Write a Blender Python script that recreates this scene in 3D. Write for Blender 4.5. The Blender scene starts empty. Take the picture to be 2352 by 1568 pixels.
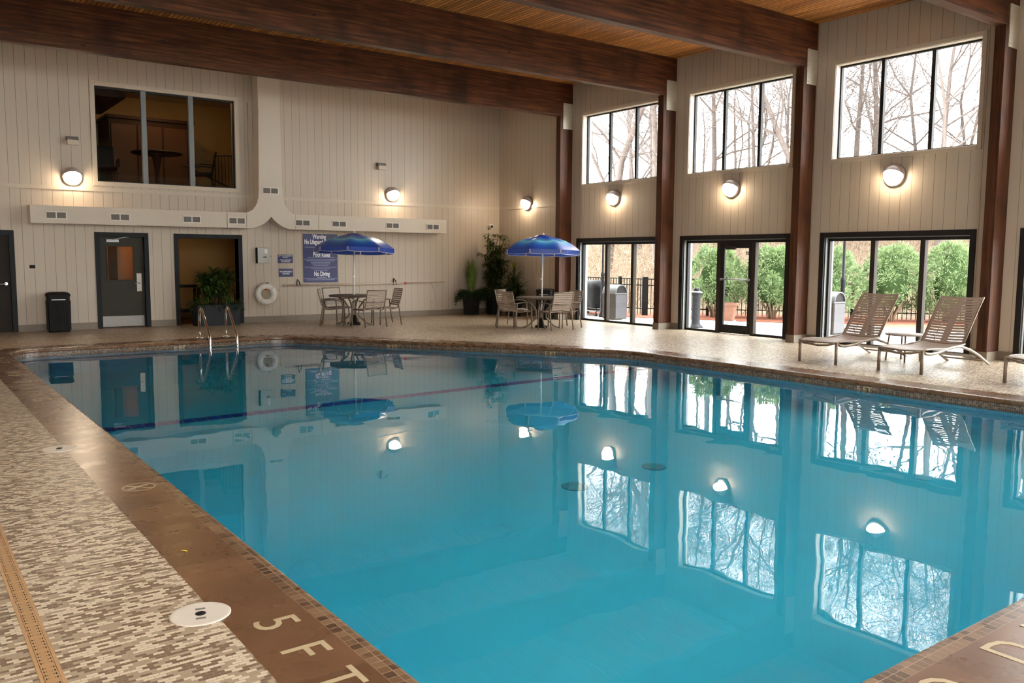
import bpy, bmesh, math, random
from mathutils import Vector, Matrix, geometry
C = bpy.context.scene
COL = C.collection
PI = math.pi
R_ = math.radians

# ------------------------------------------------------------------ camera, world, exposure
def set_camera():
    cam = bpy.data.cameras.new('camera'); o = bpy.data.objects.new('camera', cam); COL.objects.link(o)
    cam.sensor_width = 36.0; cam.lens = 1940.21 / 2352.0 * 36.0
    cam.clip_start = 0.05; cam.clip_end = 500
    r = Vector((0.80494361, -0.59332047, 0.0060499)); u = Vector((0.05335442, 0.08253198, 0.99515917)); f = Vector((0.59094762, 0.80072423, -0.09808986))
    m = Matrix((r, u, -f)).transposed().to_4x4(); m.translation = Vector((-14.9658, -20.9527, 1.65))
    o.matrix_world = m
    C.camera = o
set_camera()
WORLD_STRENGTH = 5.6
LAMP = 23.0
C.view_settings.view_transform = 'Standard'
C.view_settings.look = 'None'
C.view_settings.gamma = 1.0
C.view_settings.use_curve_mapping = False
C.view_settings.exposure = 1.98
w = bpy.data.worlds.new('overcast_sky'); C.world = w; w.use_nodes = True
bg = w.node_tree.nodes['Background']; bg.inputs[0].default_value = (0.96, 0.98, 1.0, 1); bg.inputs[1].default_value = WORLD_STRENGTH
try:
    C.cycles.max_bounces = 12; C.cycles.diffuse_bounces = 7; C.cycles.glossy_bounces = 4; C.cycles.transmission_bounces = 8
    C.cycles.transparent_max_bounces = 12; C.cycles.sample_clamp_indirect = 6.0
except Exception:
    pass

# ------------------------------------------------------------------ node helper
class G:
    def __init__(s, name):
        s.m = bpy.data.materials.new(name); s.m.use_nodes = True
        s.nt = s.m.node_tree; s.nt.nodes.clear()
        s.out = s.nt.nodes.new('ShaderNodeOutputMaterial')
    def n(s, t, **k):
        x = s.nt.nodes.new(t)
        for a, b in k.items(): setattr(x, a, b)
        return x
    def set(s, sock, v):
        if isinstance(v, bpy.types.NodeSocket): s.nt.links.new(v, sock)
        elif isinstance(v, (tuple, list)):
            sock.default_value = tuple(v) + ((1,) if len(v) == 3 and len(sock.default_value) == 4 else ())
        else: sock.default_value = v
    def math(s, op, a, b=0.0, c=None):
        x = s.n('ShaderNodeMath', operation=op); s.set(x.inputs[0], a); s.set(x.inputs[1], b)
        if c is not None: s.set(x.inputs[2], c)
        return x.outputs[0]
    def mix(s, f, a, b, mode='MIX'):
        x = s.n('ShaderNodeMix', data_type='RGBA', blend_type=mode); s.set(x.inputs['Factor'], f); s.set(x.inputs[6], a); s.set(x.inputs[7], b)
        return x.outputs[2]
    def coord(s, which='Object'):
        return s.n('ShaderNodeTexCoord').outputs[which]
    def xyz(s, v):
        x = s.n('ShaderNodeSeparateXYZ'); s.set(x.inputs[0], v); return x.outputs
    def comb(s, a, b, c=0.0):
        x = s.n('ShaderNodeCombineXYZ'); s.set(x.inputs[0], a); s.set(x.inputs[1], b); s.set(x.inputs[2], c); return x.outputs[0]
    def scale(s, v, sc):
        x = s.n('ShaderNodeMapping'); s.set(x.inputs[0], v); x.inputs[3].default_value = sc; return x.outputs[0]
    def noise(s, v, sc=5.0, det=2.0, rough=0.5):
        x = s.n('ShaderNodeTexNoise'); s.set(x.inputs['Vector'], v); x.inputs['Scale'].default_value = sc; x.inputs['Detail'].default_value = det; x.inputs['Roughness'].default_value = rough
        return x.outputs[0]
    def white(s, v):
        x = s.n('ShaderNodeTexWhiteNoise', noise_dimensions='3D'); s.set(x.inputs['Vector'], v); return x.outputs[0]
    def ramp(s, f, stops, interp='LINEAR'):
        x = s.n('ShaderNodeValToRGB'); s.set(x.inputs[0], f); e = x.color_ramp; e.interpolation = interp
        while len(e.elements) < len(stops): e.elements.new(0.5)
        for el, (p, c) in zip(e.elements, stops): el.position = p; el.color = tuple(c) + (1,)
        return x.outputs[0]
    def bump(s, h, st=0.3, d=0.01):
        x = s.n('ShaderNodeBump'); s.set(x.inputs['Height'], h); x.inputs['Strength'].default_value = st; x.inputs['Distance'].default_value = d
        return x.outputs[0]
    def pbr(s, col, rough=0.5, metal=0.0, normal=None, spec=0.5, coat=0.0, trans=0.0):
        x = s.n('ShaderNodeBsdfPrincipled'); s.set(x.inputs['Base Color'], col); s.set(x.inputs['Roughness'], rough); s.set(x.inputs['Metallic'], metal)
        x.inputs['Specular IOR Level'].default_value = spec; x.inputs['Coat Weight'].default_value = coat
        if normal is not None: s.set(x.inputs['Normal'], normal)
        s.nt.links.new(x.outputs[0], s.out.inputs[0]); return s.m

def plain(name, col, rough=0.5, metal=0.0, var=0.08, sc=12.0, spec=0.5, coat=0.0, bump=0.0):
    g = G(name); v = g.coord(); n = g.noise(v, sc, 3)
    c = g.mix(g.math('MULTIPLY', n, 1.0), tuple(x * (1 - var) for x in col), tuple(min(1, x * (1 + var)) for x in col))
    nm = g.bump(g.noise(v, sc * 8, 2), bump, 0.01) if bump else None
    return g.pbr(c, rough, metal, nm, spec, coat)

def siding(name, axis, col, pitch=0.203):
    g = G(name); v = g.xyz(g.coord()); s = v[axis]
    t = g.math('DIVIDE', s, pitch); fr = g.math('FRACT', t); idx = g.math('FLOOR', t)
    jit = g.white(g.comb(idx, 3.0, 1.0))
    d = g.math('ABSOLUTE', g.math('SUBTRACT', fr, 0.5))
    groove = g.math('GREATER_THAN', d, 0.478)
    fr2 = g.math('FRACT', g.math('MULTIPLY', t, 2.0)); d2 = g.math('GREATER_THAN', g.math('ABSOLUTE', g.math('SUBTRACT', fr2, 0.5)), 0.475)
    weak = g.math('MULTIPLY', d2, g.math('MULTIPLY', g.math('GREATER_THAN', jit, 0.55), 0.25))
    lines = g.math('MAXIMUM', g.math('MULTIPLY', groove, g.math('ADD', 0.55, g.math('MULTIPLY', jit, 0.45))), weak)
    st = g.noise(g.scale(g.coord(), (9, 9, 0.6)), 2.0, 3)
    c = g.mix(g.math('MULTIPLY', st, 0.35), col, tuple(x * 0.86 for x in col))
    c = g.mix(g.math('MULTIPLY', jit, 0.18), c, tuple(x * 0.82 for x in col))
    c = g.mix(lines, c, tuple(x * 0.33 for x in col))
    h = g.math('SUBTRACT', g.math('MULTIPLY', st, 0.15), g.math('MULTIPLY', lines, 1.0))
    return g.pbr(c, 0.42, 0, g.bump(h, 0.5, 0.006), 0.4)

def wood(name, axis, c1, c2, c3, lam=0.038, lamaxis=2, rough=0.55, spec=0.3):
    g = G(name); o = g.coord(); sc = [14, 14, 14]; sc[axis] = 0.7
    v = g.scale(o, tuple(sc)); n = g.noise(v, 1.6, 5, 0.6); big = g.noise(g.scale(o, tuple(1.4 if i == axis else 0.8 for i in range(3))), 1.0, 3)
    lay = g.math('FLOOR', g.math('DIVIDE', g.xyz(o)[lamaxis], lam))
    lj = g.white(g.comb(lay, 2.0, 5.0))
    c = g.ramp(n, [(0.33, c1), (0.52, c2), (0.70, c3)])
    c = g.mix(g.math('MULTIPLY', lj, 0.35), c, c1)
    c = g.mix(g.ramp(big, [(0.38, (0, 0, 0)), (0.72, (1, 1, 1))]), tuple(x * 1.15 for x in c2), c, 'MULTIPLY') if False else g.mix(g.math('MULTIPLY', g.ramp(big, [(0.52, (0, 0, 0)), (0.72, (1, 1, 1))]), 0.65), c, tuple(x * 0.35 for x in c1))
    seam = g.math('LESS_THAN', g.math('FRACT', g.math('DIVIDE', g.xyz(o)[lamaxis], lam)), 0.06)
    c = g.mix(g.math('MULTIPLY', seam, 0.4), c, tuple(x * 0.4 for x in c1))
    kn = g.n('ShaderNodeTexVoronoi'); g.set(kn.inputs['Vector'], g.scale(o, tuple(1.2 if i == axis else 3.2 for i in range(3)))); kn.inputs['Scale'].default_value = 1.0
    c = g.mix(g.math('MULTIPLY', g.math('LESS_THAN', kn.outputs['Distance'], 0.055), 0.85), c, (0.008, 0.005, 0.004))
    return g.pbr(c, rough, 0, g.bump(n, 0.25, 0.004), spec)

def planks(name):
    g = G(name); o = g.coord(); x, y, z = g.xyz(o)
    t = g.math('DIVIDE', x, 0.09); idx = g.math('FLOOR', t); fr = g.math('FRACT', t)
    j = g.white(g.comb(idx, g.math('FLOOR', g.math('DIVIDE', g.math('ADD', y, g.math('MULTIPLY', g.white(g.comb(idx, 1.0, 9.0)), 3.0)), 2.4)), 4.0))
    n = g.noise(g.scale(o, (18, 0.9, 8)), 1.5, 5, 0.6)
    c = g.ramp(n, [(0.25, (0.26, 0.085, 0.018)), (0.52, (0.62, 0.24, 0.055)), (0.75, (0.82, 0.41, 0.12))])
    c = g.mix(g.math('MULTIPLY', j, 0.65), c, (0.15, 0.045, 0.011))
    gap = g.math('LESS_THAN', fr, 0.2)
    c = g.mix(gap, c, (0.02, 0.008, 0.004))
    return g.pbr(c, 0.5, 0, g.bump(gap, -0.8, 0.02), 0.3)

def deck_tile(name):
    g = G(name); o = g.coord(); x, y, z = g.xyz(o)
    W, H = 0.0435, 0.0208
    r = g.math('DIVIDE', y, H); ri = g.math('FLOOR', r); fr = g.math('FRACT', r)
    off = g.math('MULTIPLY', g.math('MODULO', g.math('ABSOLUTE', ri), 2.0), 0.5)
    c_ = g.math('ADD', g.math('DIVIDE', x, W), off); ci = g.math('FLOOR', c_); fc = g.math('FRACT', c_)
    cell = g.comb(ci, ri, 0.0)
    w1 = g.white(cell); w2 = g.noise(g.scale(cell, (0.28, 0.55, 1)), 1.0, 2)
    f = g.math('ADD', g.math('MULTIPLY', w1, 0.74), g.math('MULTIPLY', w2, 0.26))
    f = g.math('MULTIPLY', g.math('SUBTRACT', f, 0.12), 1.33)
    c = g.ramp(f, [(0.0, (0.175, 0.115, 0.070)), (0.32, (0.36, 0.275, 0.185)), (0.63, (0.62, 0.515, 0.375))], 'CONSTANT')
    c = g.mix(g.math('MULTIPLY', g.noise(o, 1.2, 3), 0.25), c, g.mix(0.5, c, (0.30, 0.22, 0.15)))
    gr = g.math('MAXIMUM', g.math('GREATER_THAN', g.math('ABSOLUTE', g.math('SUBTRACT', fr, 0.5)), 0.445), g.math('GREATER_THAN', g.math('ABSOLUTE', g.math('SUBTRACT', fc, 0.5)), 0.475))
    c = g.mix(gr, c, (0.30, 0.235, 0.165))
    return g.pbr(c, 0.38, 0, g.bump(gr, -0.2, 0.0015), 0.9)

def coping_tile(name):
    g = G(name); u = g.xyz(g.coord('UV')); s, d = u[0], u[1]; o = g.coord()
    small = g.math('LESS_THAN', d, 0.102)
    tl = g.mix(0, (1, 1, 1), (1, 1, 1))
    ps = g.math('DIVIDE', s, 0.05); pb = g.math('DIVIDE', s, 0.31)
    rowi = g.math('FLOOR', g.math('DIVIDE', d, 0.051)); rf = g.math('FRACT', g.math('DIVIDE', d, 0.051))
    js = g.white(g.comb(g.math('FLOOR', ps), rowi, 2.0)); jb = g.white(g.comb(g.math('FLOOR', pb), 7.0, 1.0))
    n = g.noise(o, 3.5, 2)
    cb = g.mix(n, (0.125, 0.058, 0.027), (0.225, 0.115, 0.058))
    cb = g.mix(g.math('MULTIPLY', jb, 0.6), cb, (0.085, 0.040, 0.019))
    cs = g.ramp(js, [(0.0, (0.085, 0.045, 0.024)), (0.35, (0.145, 0.08, 0.042)), (0.7, (0.20, 0.115, 0.062))], 'CONSTANT')
    gs = g.math('MAXIMUM', g.math('GREATER_THAN', g.math('ABSOLUTE', g.math('SUBTRACT', g.math('FRACT', ps), 0.5)), 0.455), g.math('GREATER_THAN', g.math('ABSOLUTE', g.math('SUBTRACT', rf, 0.5)), 0.455))
    gb = g.math('GREATER_THAN', g.math('ABSOLUTE', g.math('SUBTRACT', g.math('FRACT', pb), 0.5)), 0.492)
    cs = g.mix(gs, cs, (0.30, 0.20, 0.125)); cb = g.mix(gb, cb, (0.10, 0.055, 0.03))
    c = g.mix(small, cb, cs)
    h = g.math('ADD', g.math('MULTIPLY', g.mix(small, gb, gs), -1.0), 0.0)
    rough = g.math('ADD', 0.22, g.math('MULTIPLY', g.noise(o, 5.0, 2), 0.12))
    return g.pbr(c, rough, 0, g.bump(h, 0.2, 0.003), 0.5)

def mosaic(name):
    g = G(name); u = g.xyz(g.coord('UV')); ps = g.math('DIVIDE', u[0], 0.026); pd = g.math('DIVIDE', u[1], 0.026)
    j = g.white(g.comb(g.math('FLOOR', ps), g.math('FLOOR', pd), 1.0))
    c = g.ramp(j, [(0, (0.055, 0.035, 0.024)), (0.4, (0.12, 0.075, 0.05)), (0.75, (0.21, 0.145, 0.10))], 'CONSTANT')
    gr = g.math('MAXIMUM', g.math('GREATER_THAN', g.math('ABSOLUTE', g.math('SUBTRACT', g.math('FRACT', ps), 0.5)), 0.43), g.math('GREATER_THAN', g.math('ABSOLUTE', g.math('SUBTRACT', g.math('FRACT', pd), 0.5)), 0.43))
    return g.pbr(g.mix(gr, c, (0.27, 0.21, 0.155)), 0.3)

def lane(name):
    g = G(name); x, y, z = g.xyz(g.coord()); p = g.math('DIVIDE', x, 0.153)
    j = g.white(g.comb(g.math('FLOOR', p), 1.0, 1.0)); gr = g.math('GREATER_THAN', g.math('ABSOLUTE', g.math('SUBTRACT', g.math('FRACT', p), 0.5)), 0.465)
    c = g.mix(j, (0.003, 0.065, 0.36), (0.005, 0.085, 0.44))
    return g.pbr(g.mix(gr, c, (0.25, 0.35, 0.45)), 0.3)

def water_mat(name):
    g = G(name); o = g.coord()
    h = g.noise(o, 2.4, 1, 0.4)
    b = g.bump(h, 0.07, 0.022)
    fr = g.n('ShaderNodeFresnel'); fr.inputs[0].default_value = 1.333; g.set(fr.inputs['Normal'], b)
    rf = g.n('ShaderNodeBsdfRefraction'); rf.inputs['Color'].default_value = (0.88, 0.995, 1.0, 1); rf.inputs['IOR'].default_value = 1.333; rf.inputs['Roughness'].default_value = 0.0; g.set(rf.inputs['Normal'], b)
    gl = g.n('ShaderNodeBsdfGlossy'); gl.inputs['Color'].default_value = (1, 1, 1, 1); gl.inputs['Roughness'].default_value = 0.0; g.set(gl.inputs['Normal'], b)
    mx = g.n('ShaderNodeMixShader'); g.set(mx.inputs[0], fr.outputs[0]); g.nt.links.new(rf.outputs[0], mx.inputs[1]); g.nt.links.new(gl.outputs[0], mx.inputs[2])
    g.nt.links.new(mx.outputs[0], g.out.inputs[0]); return g.m

def glass_mat(name, tint=(0.97, 0.985, 0.98)):
    g = G(name)
    lw = g.n('ShaderNodeLayerWeight'); lw.inputs[0].default_value = 0.5; fr = g.math('ADD', 0.03, g.math('MULTIPLY', g.math('POWER', lw.outputs['Facing'], 5.0), 0.9))
    tr = g.n('ShaderNodeBsdfTransparent'); tr.inputs[0].default_value = tuple(tint) + (1,)
    gl = g.n('ShaderNodeBsdfGlossy'); gl.inputs['Roughness'].default_value = 0.02
    mx = g.n('ShaderNodeMixShader'); g.set(mx.inputs[0], fr); g.nt.links.new(tr.outputs[0], mx.inputs[1]); g.nt.links.new(gl.outputs[0], mx.inputs[2])
    g.nt.links.new(mx.outputs[0], g.out.inputs[0]); return g.m

def emit(name, col, st):
    g = G(name); e = g.n('ShaderNodeEmission'); e.inputs[0].default_value = tuple(col) + (1,); e.inputs[1].default_value = st
    g.nt.links.new(e.outputs[0], g.out.inputs[0]); return g.m

def leafmat(name, c1, c2, rough=0.4, tr=0.25):
    g = G(name); n = g.noise(g.coord(), 9.0, 3)
    gi = g.n('ShaderNodeObjectInfo')
    c = g.ramp(n, [(0.3, c1), (0.7, c2)])
    p = g.n('ShaderNodeBsdfPrincipled'); g.set(p.inputs['Base Color'], c); p.inputs['Roughness'].default_value = rough; p.inputs['Specular IOR Level'].default_value = 0.35
    t = g.n('ShaderNodeBsdfTranslucent'); g.set(t.inputs[0], c)
    mx = g.n('ShaderNodeMixShader'); mx.inputs[0].default_value = tr; g.nt.links.new(p.outputs[0], mx.inputs[1]); g.nt.links.new(t.outputs[0], mx.inputs[2])
    g.nt.links.new(mx.outputs[0], g.out.inputs[0]); return g.m

def umbrella_fabric(name):
    g = G(name); x, y, z = g.xyz(g.coord())
    r = g.math('SQRT', g.math('ADD', g.math('MULTIPLY', x, x), g.math('MULTIPLY', y, y)))
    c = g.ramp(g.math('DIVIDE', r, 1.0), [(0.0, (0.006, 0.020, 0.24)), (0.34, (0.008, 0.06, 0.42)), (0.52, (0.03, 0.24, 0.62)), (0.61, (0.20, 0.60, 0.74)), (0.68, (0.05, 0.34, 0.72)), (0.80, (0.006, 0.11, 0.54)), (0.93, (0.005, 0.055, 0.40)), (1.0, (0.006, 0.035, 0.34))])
    p = g.n('ShaderNodeBsdfPrincipled'); g.set(p.inputs['Base Color'], c); p.inputs['Roughness'].default_value = 0.38; p.inputs['Specular IOR Level'].default_value = 0.5
    t = g.n('ShaderNodeBsdfTranslucent'); g.set(t.inputs[0], g.mix(0.25, c, (0.25, 0.35, 0.9)))
    mx = g.n('ShaderNodeMixShader'); mx.inputs[0].default_value = 0.22; g.nt.links.new(p.outputs[0], mx.inputs[1]); g.nt.links.new(t.outputs[0], mx.inputs[2])
    g.nt.links.new(mx.outputs[0], g.out.inputs[0]); return g.m

def perforated(name, col):
    g = G(name); x, y, z = g.xyz(g.coord()); p = g.math('DIVIDE', x, 0.045); q = g.math('DIVIDE', z, 0.045)
    fx = g.math('SUBTRACT', g.math('FRACT', p), 0.5); fz = g.math('SUBTRACT', g.math('FRACT', q), 0.5)
    d = g.math('SQRT', g.math('ADD', g.math('MULTIPLY', fx, fx), g.math('MULTIPLY', fz, fz)))
    c = g.mix(g.math('LESS_THAN', d, 0.24), col, tuple(min(1, k * 1.5) for k in col))
    return g.pbr(c, 0.35, 0.3)

def grate_mat(name, col):
    g = G(name); x, y, z = g.xyz(g.coord()); P, Q = 0.155, 0.034
    ly = g.math('MULTIPLY', g.math('FRACT', g.math('DIVIDE', y, P)), P); cell = g.math('DIVIDE', ly, Q); fy = g.math('MULTIPLY', g.math('ABSOLUTE', g.math('SUBTRACT', g.math('FRACT', cell), 0.5)), Q)
    ok = g.math('LESS_THAN', cell, 4.0); ax = g.math('ABSOLUTE', x)
    slot = g.math('MULTIPLY', g.math('LESS_THAN', g.math('ABSOLUTE', g.math('SUBTRACT', ax, 0.0195)), 0.0026), g.math('LESS_THAN', fy, 0.008))
    dot = g.math('MULTIPLY', g.math('LESS_THAN', g.math('ABSOLUTE', g.math('SUBTRACT', ax, 0.0115)), 0.0022), g.math('LESS_THAN', fy, 0.0025))
    line = g.math('MULTIPLY', g.math('LESS_THAN', g.math('ABSOLUTE', g.math('SUBTRACT', fy, g.math('ADD', 0.006, g.math('MULTIPLY', ax, 0.35)))), 0.0009), g.math('LESS_THAN', ax, 0.013))
    c = g.mix(g.math('MULTIPLY', g.math('MULTIPLY', line, ok), 0.6), col, tuple(k * 0.3 for k in col))
    c = g.mix(g.math('MULTIPLY', g.math('MAXIMUM', slot, dot), ok), c, (0.012, 0.008, 0.005))
    return g.pbr(c, 0.5)

def bark(name, c1, c2):
    g = G(name); n = g.noise(g.scale(g.coord(), (6, 6, 1.5)), 3.0, 4)
    return g.pbr(g.mix(n, c1, c2), 0.9, 0, None, 0.1)

def ground_mat(name, cols, sc=8.0):
    g = G(name); n = g.noise(g.coord(), sc, 6, 0.7)
    return g.pbr(g.ramp(n, [(0.25, cols[0]), (0.5, cols[1]), (0.72, cols[2])]), 0.9, 0, None, 0.1)

BEIGE = (0.53, 0.445, 0.35)
M = dict(
    side_x=siding('painted_siding_back', 0, BEIGE), side_y=siding('painted_siding_side', 1, BEIGE),
    beige=plain('beige_paint', (0.54, 0.455, 0.35), 0.45, var=0.05), duct=plain('beige_duct_paint', (0.60, 0.515, 0.41), 0.42, var=0.03),
    base=plain('brown_vinyl_base', (0.205, 0.165, 0.12), 0.5), beam=wood('dark_glulam_beam', 0, (0.030, 0.009, 0.0035), (0.102, 0.030, 0.009), (0.20, 0.068, 0.020)),
    post=wood('dark_glulam_post', 2, (0.030, 0.009, 0.004), (0.085, 0.027, 0.009), (0.14, 0.048, 0.016), 0.04, 0), ceil=planks('pine_ceiling_planks'),
    deck=deck_tile('mosaic_deck_tile'), coping=coping_tile('brown_coping_tile'), mosaic=mosaic('waterline_mosaic'), lane=lane('navy_lane_tile'),
    plaster=plain('aqua_pool_plaster', (0.050, 0.61, 0.80), 0.6, var=0.03, sc=2.0), water=water_mat('pool_water'),
    glass=glass_mat('window_glass'), bronze=plain('dark_bronze_paint', (0.018, 0.016, 0.015), 0.5, var=0.1, spec=0.2), alu=plain('bronze_anodised_metal', (0.040, 0.033, 0.026), 0.6, 0.0, spec=0.1),
    jamb=plain('grey_jamb_paint', (0.20, 0.215, 0.215), 0.45), doorgrey=plain('charcoal_door_paint', (0.042, 0.038, 0.030), 0.5, var=0.1, spec=0.15),
    frameblue=plain('slate_frame_paint', (0.016, 0.018, 0.020), 0.5, spec=0.15), chrome=plain('brushed_steel', (0.55, 0.54, 0.52), 0.25, 1.0, var=0.03), stainless=plain('polished_stainless', (0.75, 0.73, 0.69), 0.10, 1.0, var=0.02),
    silver=plain('silver_metal', (0.42, 0.42, 0.42), 0.4, 0.6), black=plain('black_plastic', (0.010, 0.009, 0.009), 0.55, var=0.2, spec=0.15), white=plain('white_plastic', (0.75, 0.73, 0.68), 0.35, var=0.03),
    offwhite=plain('white_ring_foam', (0.72, 0.70, 0.64), 0.55, var=0.06), navy=plain('navy_sign_board', (0.022, 0.026, 0.12), 0.35, var=0.03), text=plain('white_lettering', (0.80, 0.80, 0.84), 0.5, var=0.02),
    cream=plain('cream_lettering', (0.44, 0.345, 0.205), 0.4, var=0.1), tan=plain('tan_frame_metal', (0.20, 0.155, 0.11), 0.38, 0.2), strap=plain('tan_vinyl_strap', (0.36, 0.285, 0.225), 0.4, var=0.04),
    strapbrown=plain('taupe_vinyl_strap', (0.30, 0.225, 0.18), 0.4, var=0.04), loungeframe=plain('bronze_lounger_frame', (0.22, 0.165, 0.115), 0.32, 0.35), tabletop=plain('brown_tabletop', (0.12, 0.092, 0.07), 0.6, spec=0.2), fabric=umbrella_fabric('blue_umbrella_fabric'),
    hood=plain('mauve_lamp_hood', (0.50, 0.41, 0.37), 0.4, 0.0), glow=emit('lamp_glow', (1.0, 0.80, 0.57), LAMP), ochre=plain('ochre_wall_paint', (0.30, 0.155, 0.038), 0.6, var=0.05, sc=1.5),
    darkwood=plain('dark_brown_wood', (0.022, 0.008, 0.004), 0.5, spec=0.15), brownfloor=plain('brown_wood_floor', (0.06, 0.025, 0.010), 0.45, spec=0.2), grille=plain('dark_vent_grille', (0.16, 0.145, 0.125), 0.5), drain=plain('tan_drain_grate', (0.46, 0.27, 0.13), 0.5),
    yellow=plain('yellow_leaf', (0.85, 0.62, 0.02), 0.5), pot=plain('charcoal_planter', (0.016, 0.018, 0.022), 0.5, spec=0.2), soil=plain('dark_soil', (0.03, 0.02, 0.012), 0.9), red=plain('red_plastic', (0.55, 0.06, 0.03), 0.4),
    leaf_dark=leafmat('dark_glossy_leaf', (0.012, 0.03, 0.008), (0.05, 0.095, 0.02), 0.3), leaf_mid=leafmat('mid_green_leaf', (0.035, 0.075, 0.012), (0.13, 0.20, 0.035), 0.35), leaf_lime=leafmat('lime_grass_leaf', (0.10, 0.18, 0.03), (0.26, 0.36, 0.09), 0.4),
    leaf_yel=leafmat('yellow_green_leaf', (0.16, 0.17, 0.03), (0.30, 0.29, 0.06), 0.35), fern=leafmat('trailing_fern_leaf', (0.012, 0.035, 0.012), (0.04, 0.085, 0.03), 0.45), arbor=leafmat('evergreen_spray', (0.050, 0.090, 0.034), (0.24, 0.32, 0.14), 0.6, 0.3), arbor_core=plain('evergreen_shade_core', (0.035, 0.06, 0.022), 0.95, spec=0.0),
    flower=plain('red_flower_petal', (0.45, 0.04, 0.06), 0.5), stem=bark('plant_stem', (0.05, 0.03, 0.015), (0.09, 0.06, 0.03)), bark=bark('tree_bark', (0.060, 0.047, 0.041), (0.14, 0.112, 0.098)), shrubbark=bark('shrub_bark', (0.12, 0.08, 0.05), (0.22, 0.15, 0.10)),
    twig=bark('dry_twig', (0.11, 0.078, 0.053), (0.27, 0.20, 0.14)), litter=ground_mat('leaf_litter', [(0.07, 0.048, 0.032), (0.14, 0.10, 0.067), (0.22, 0.165, 0.115)], 3.0), concrete=ground_mat('patio_concrete', [(0.48, 0.46, 0.43), (0.55, 0.53, 0.50), (0.60, 0.58, 0.55)], 3.0),
    mulch=ground_mat('red_mulch', [(0.10, 0.032, 0.02), (0.2, 0.065, 0.04), (0.28, 0.12, 0.075)], 25.0), fence=plain('black_fence_metal', (0.004, 0.0037, 0.0037), 0.6, spec=0.08), cover=plain('black_grill_cover', (0.0035, 0.0037, 0.0045), 0.6, spec=0.1, bump=0.3, sc=4), terracotta=plain('terracotta', (0.15, 0.062, 0.036), 0.7, bump=0.5, sc=5),
    lid=plain('cream_lid_plastic', (0.62, 0.55, 0.465), 0.4, var=0.03),
    grate=grate_mat('tan_slotted_grate', (0.42, 0.245, 0.115)),
    ventframe=plain('pale_vent_frame', (0.74, 0.67, 0.57), 0.45, var=0.02),
    draincover=plain('teal_haze_drain_cover', (0.045, 0.40, 0.50), 0.5),  # teal puts the haze of the water into the cover's colour
    perf=perforated('perforated_panel', (0.048, 0.045, 0.050)), binbrown=plain('bronze_bin_metal', (0.028, 0.021, 0.016), 0.5, 0.0, spec=0.2), bingrey=plain('grey_bin_hood', (0.085, 0.088, 0.092), 0.45, 0.3, spec=0.3), urn=plain('charcoal_urn', (0.018, 0.019, 0.023), 0.5, spec=0.15), plate=plain('galvanised_plate', (0.50, 0.455, 0.36), 0.45, 0.25, var=0.2, sc=30),
    orange=plain('orange_glazing', (0.33, 0.135, 0.035), 0.35, var=0.1), kick=plain('steel_kick_plate', (0.30, 0.285, 0.27), 0.35, 0.6), phone=plain('grey_phone_steel', (0.42, 0.41, 0.37), 0.4, 0.3), rope=plain('cream_rope', (0.55, 0.45, 0.30), 0.8), poletan=plain('tan_pole', (0.50, 0.42, 0.33), 0.4, 0.2),
)

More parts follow.
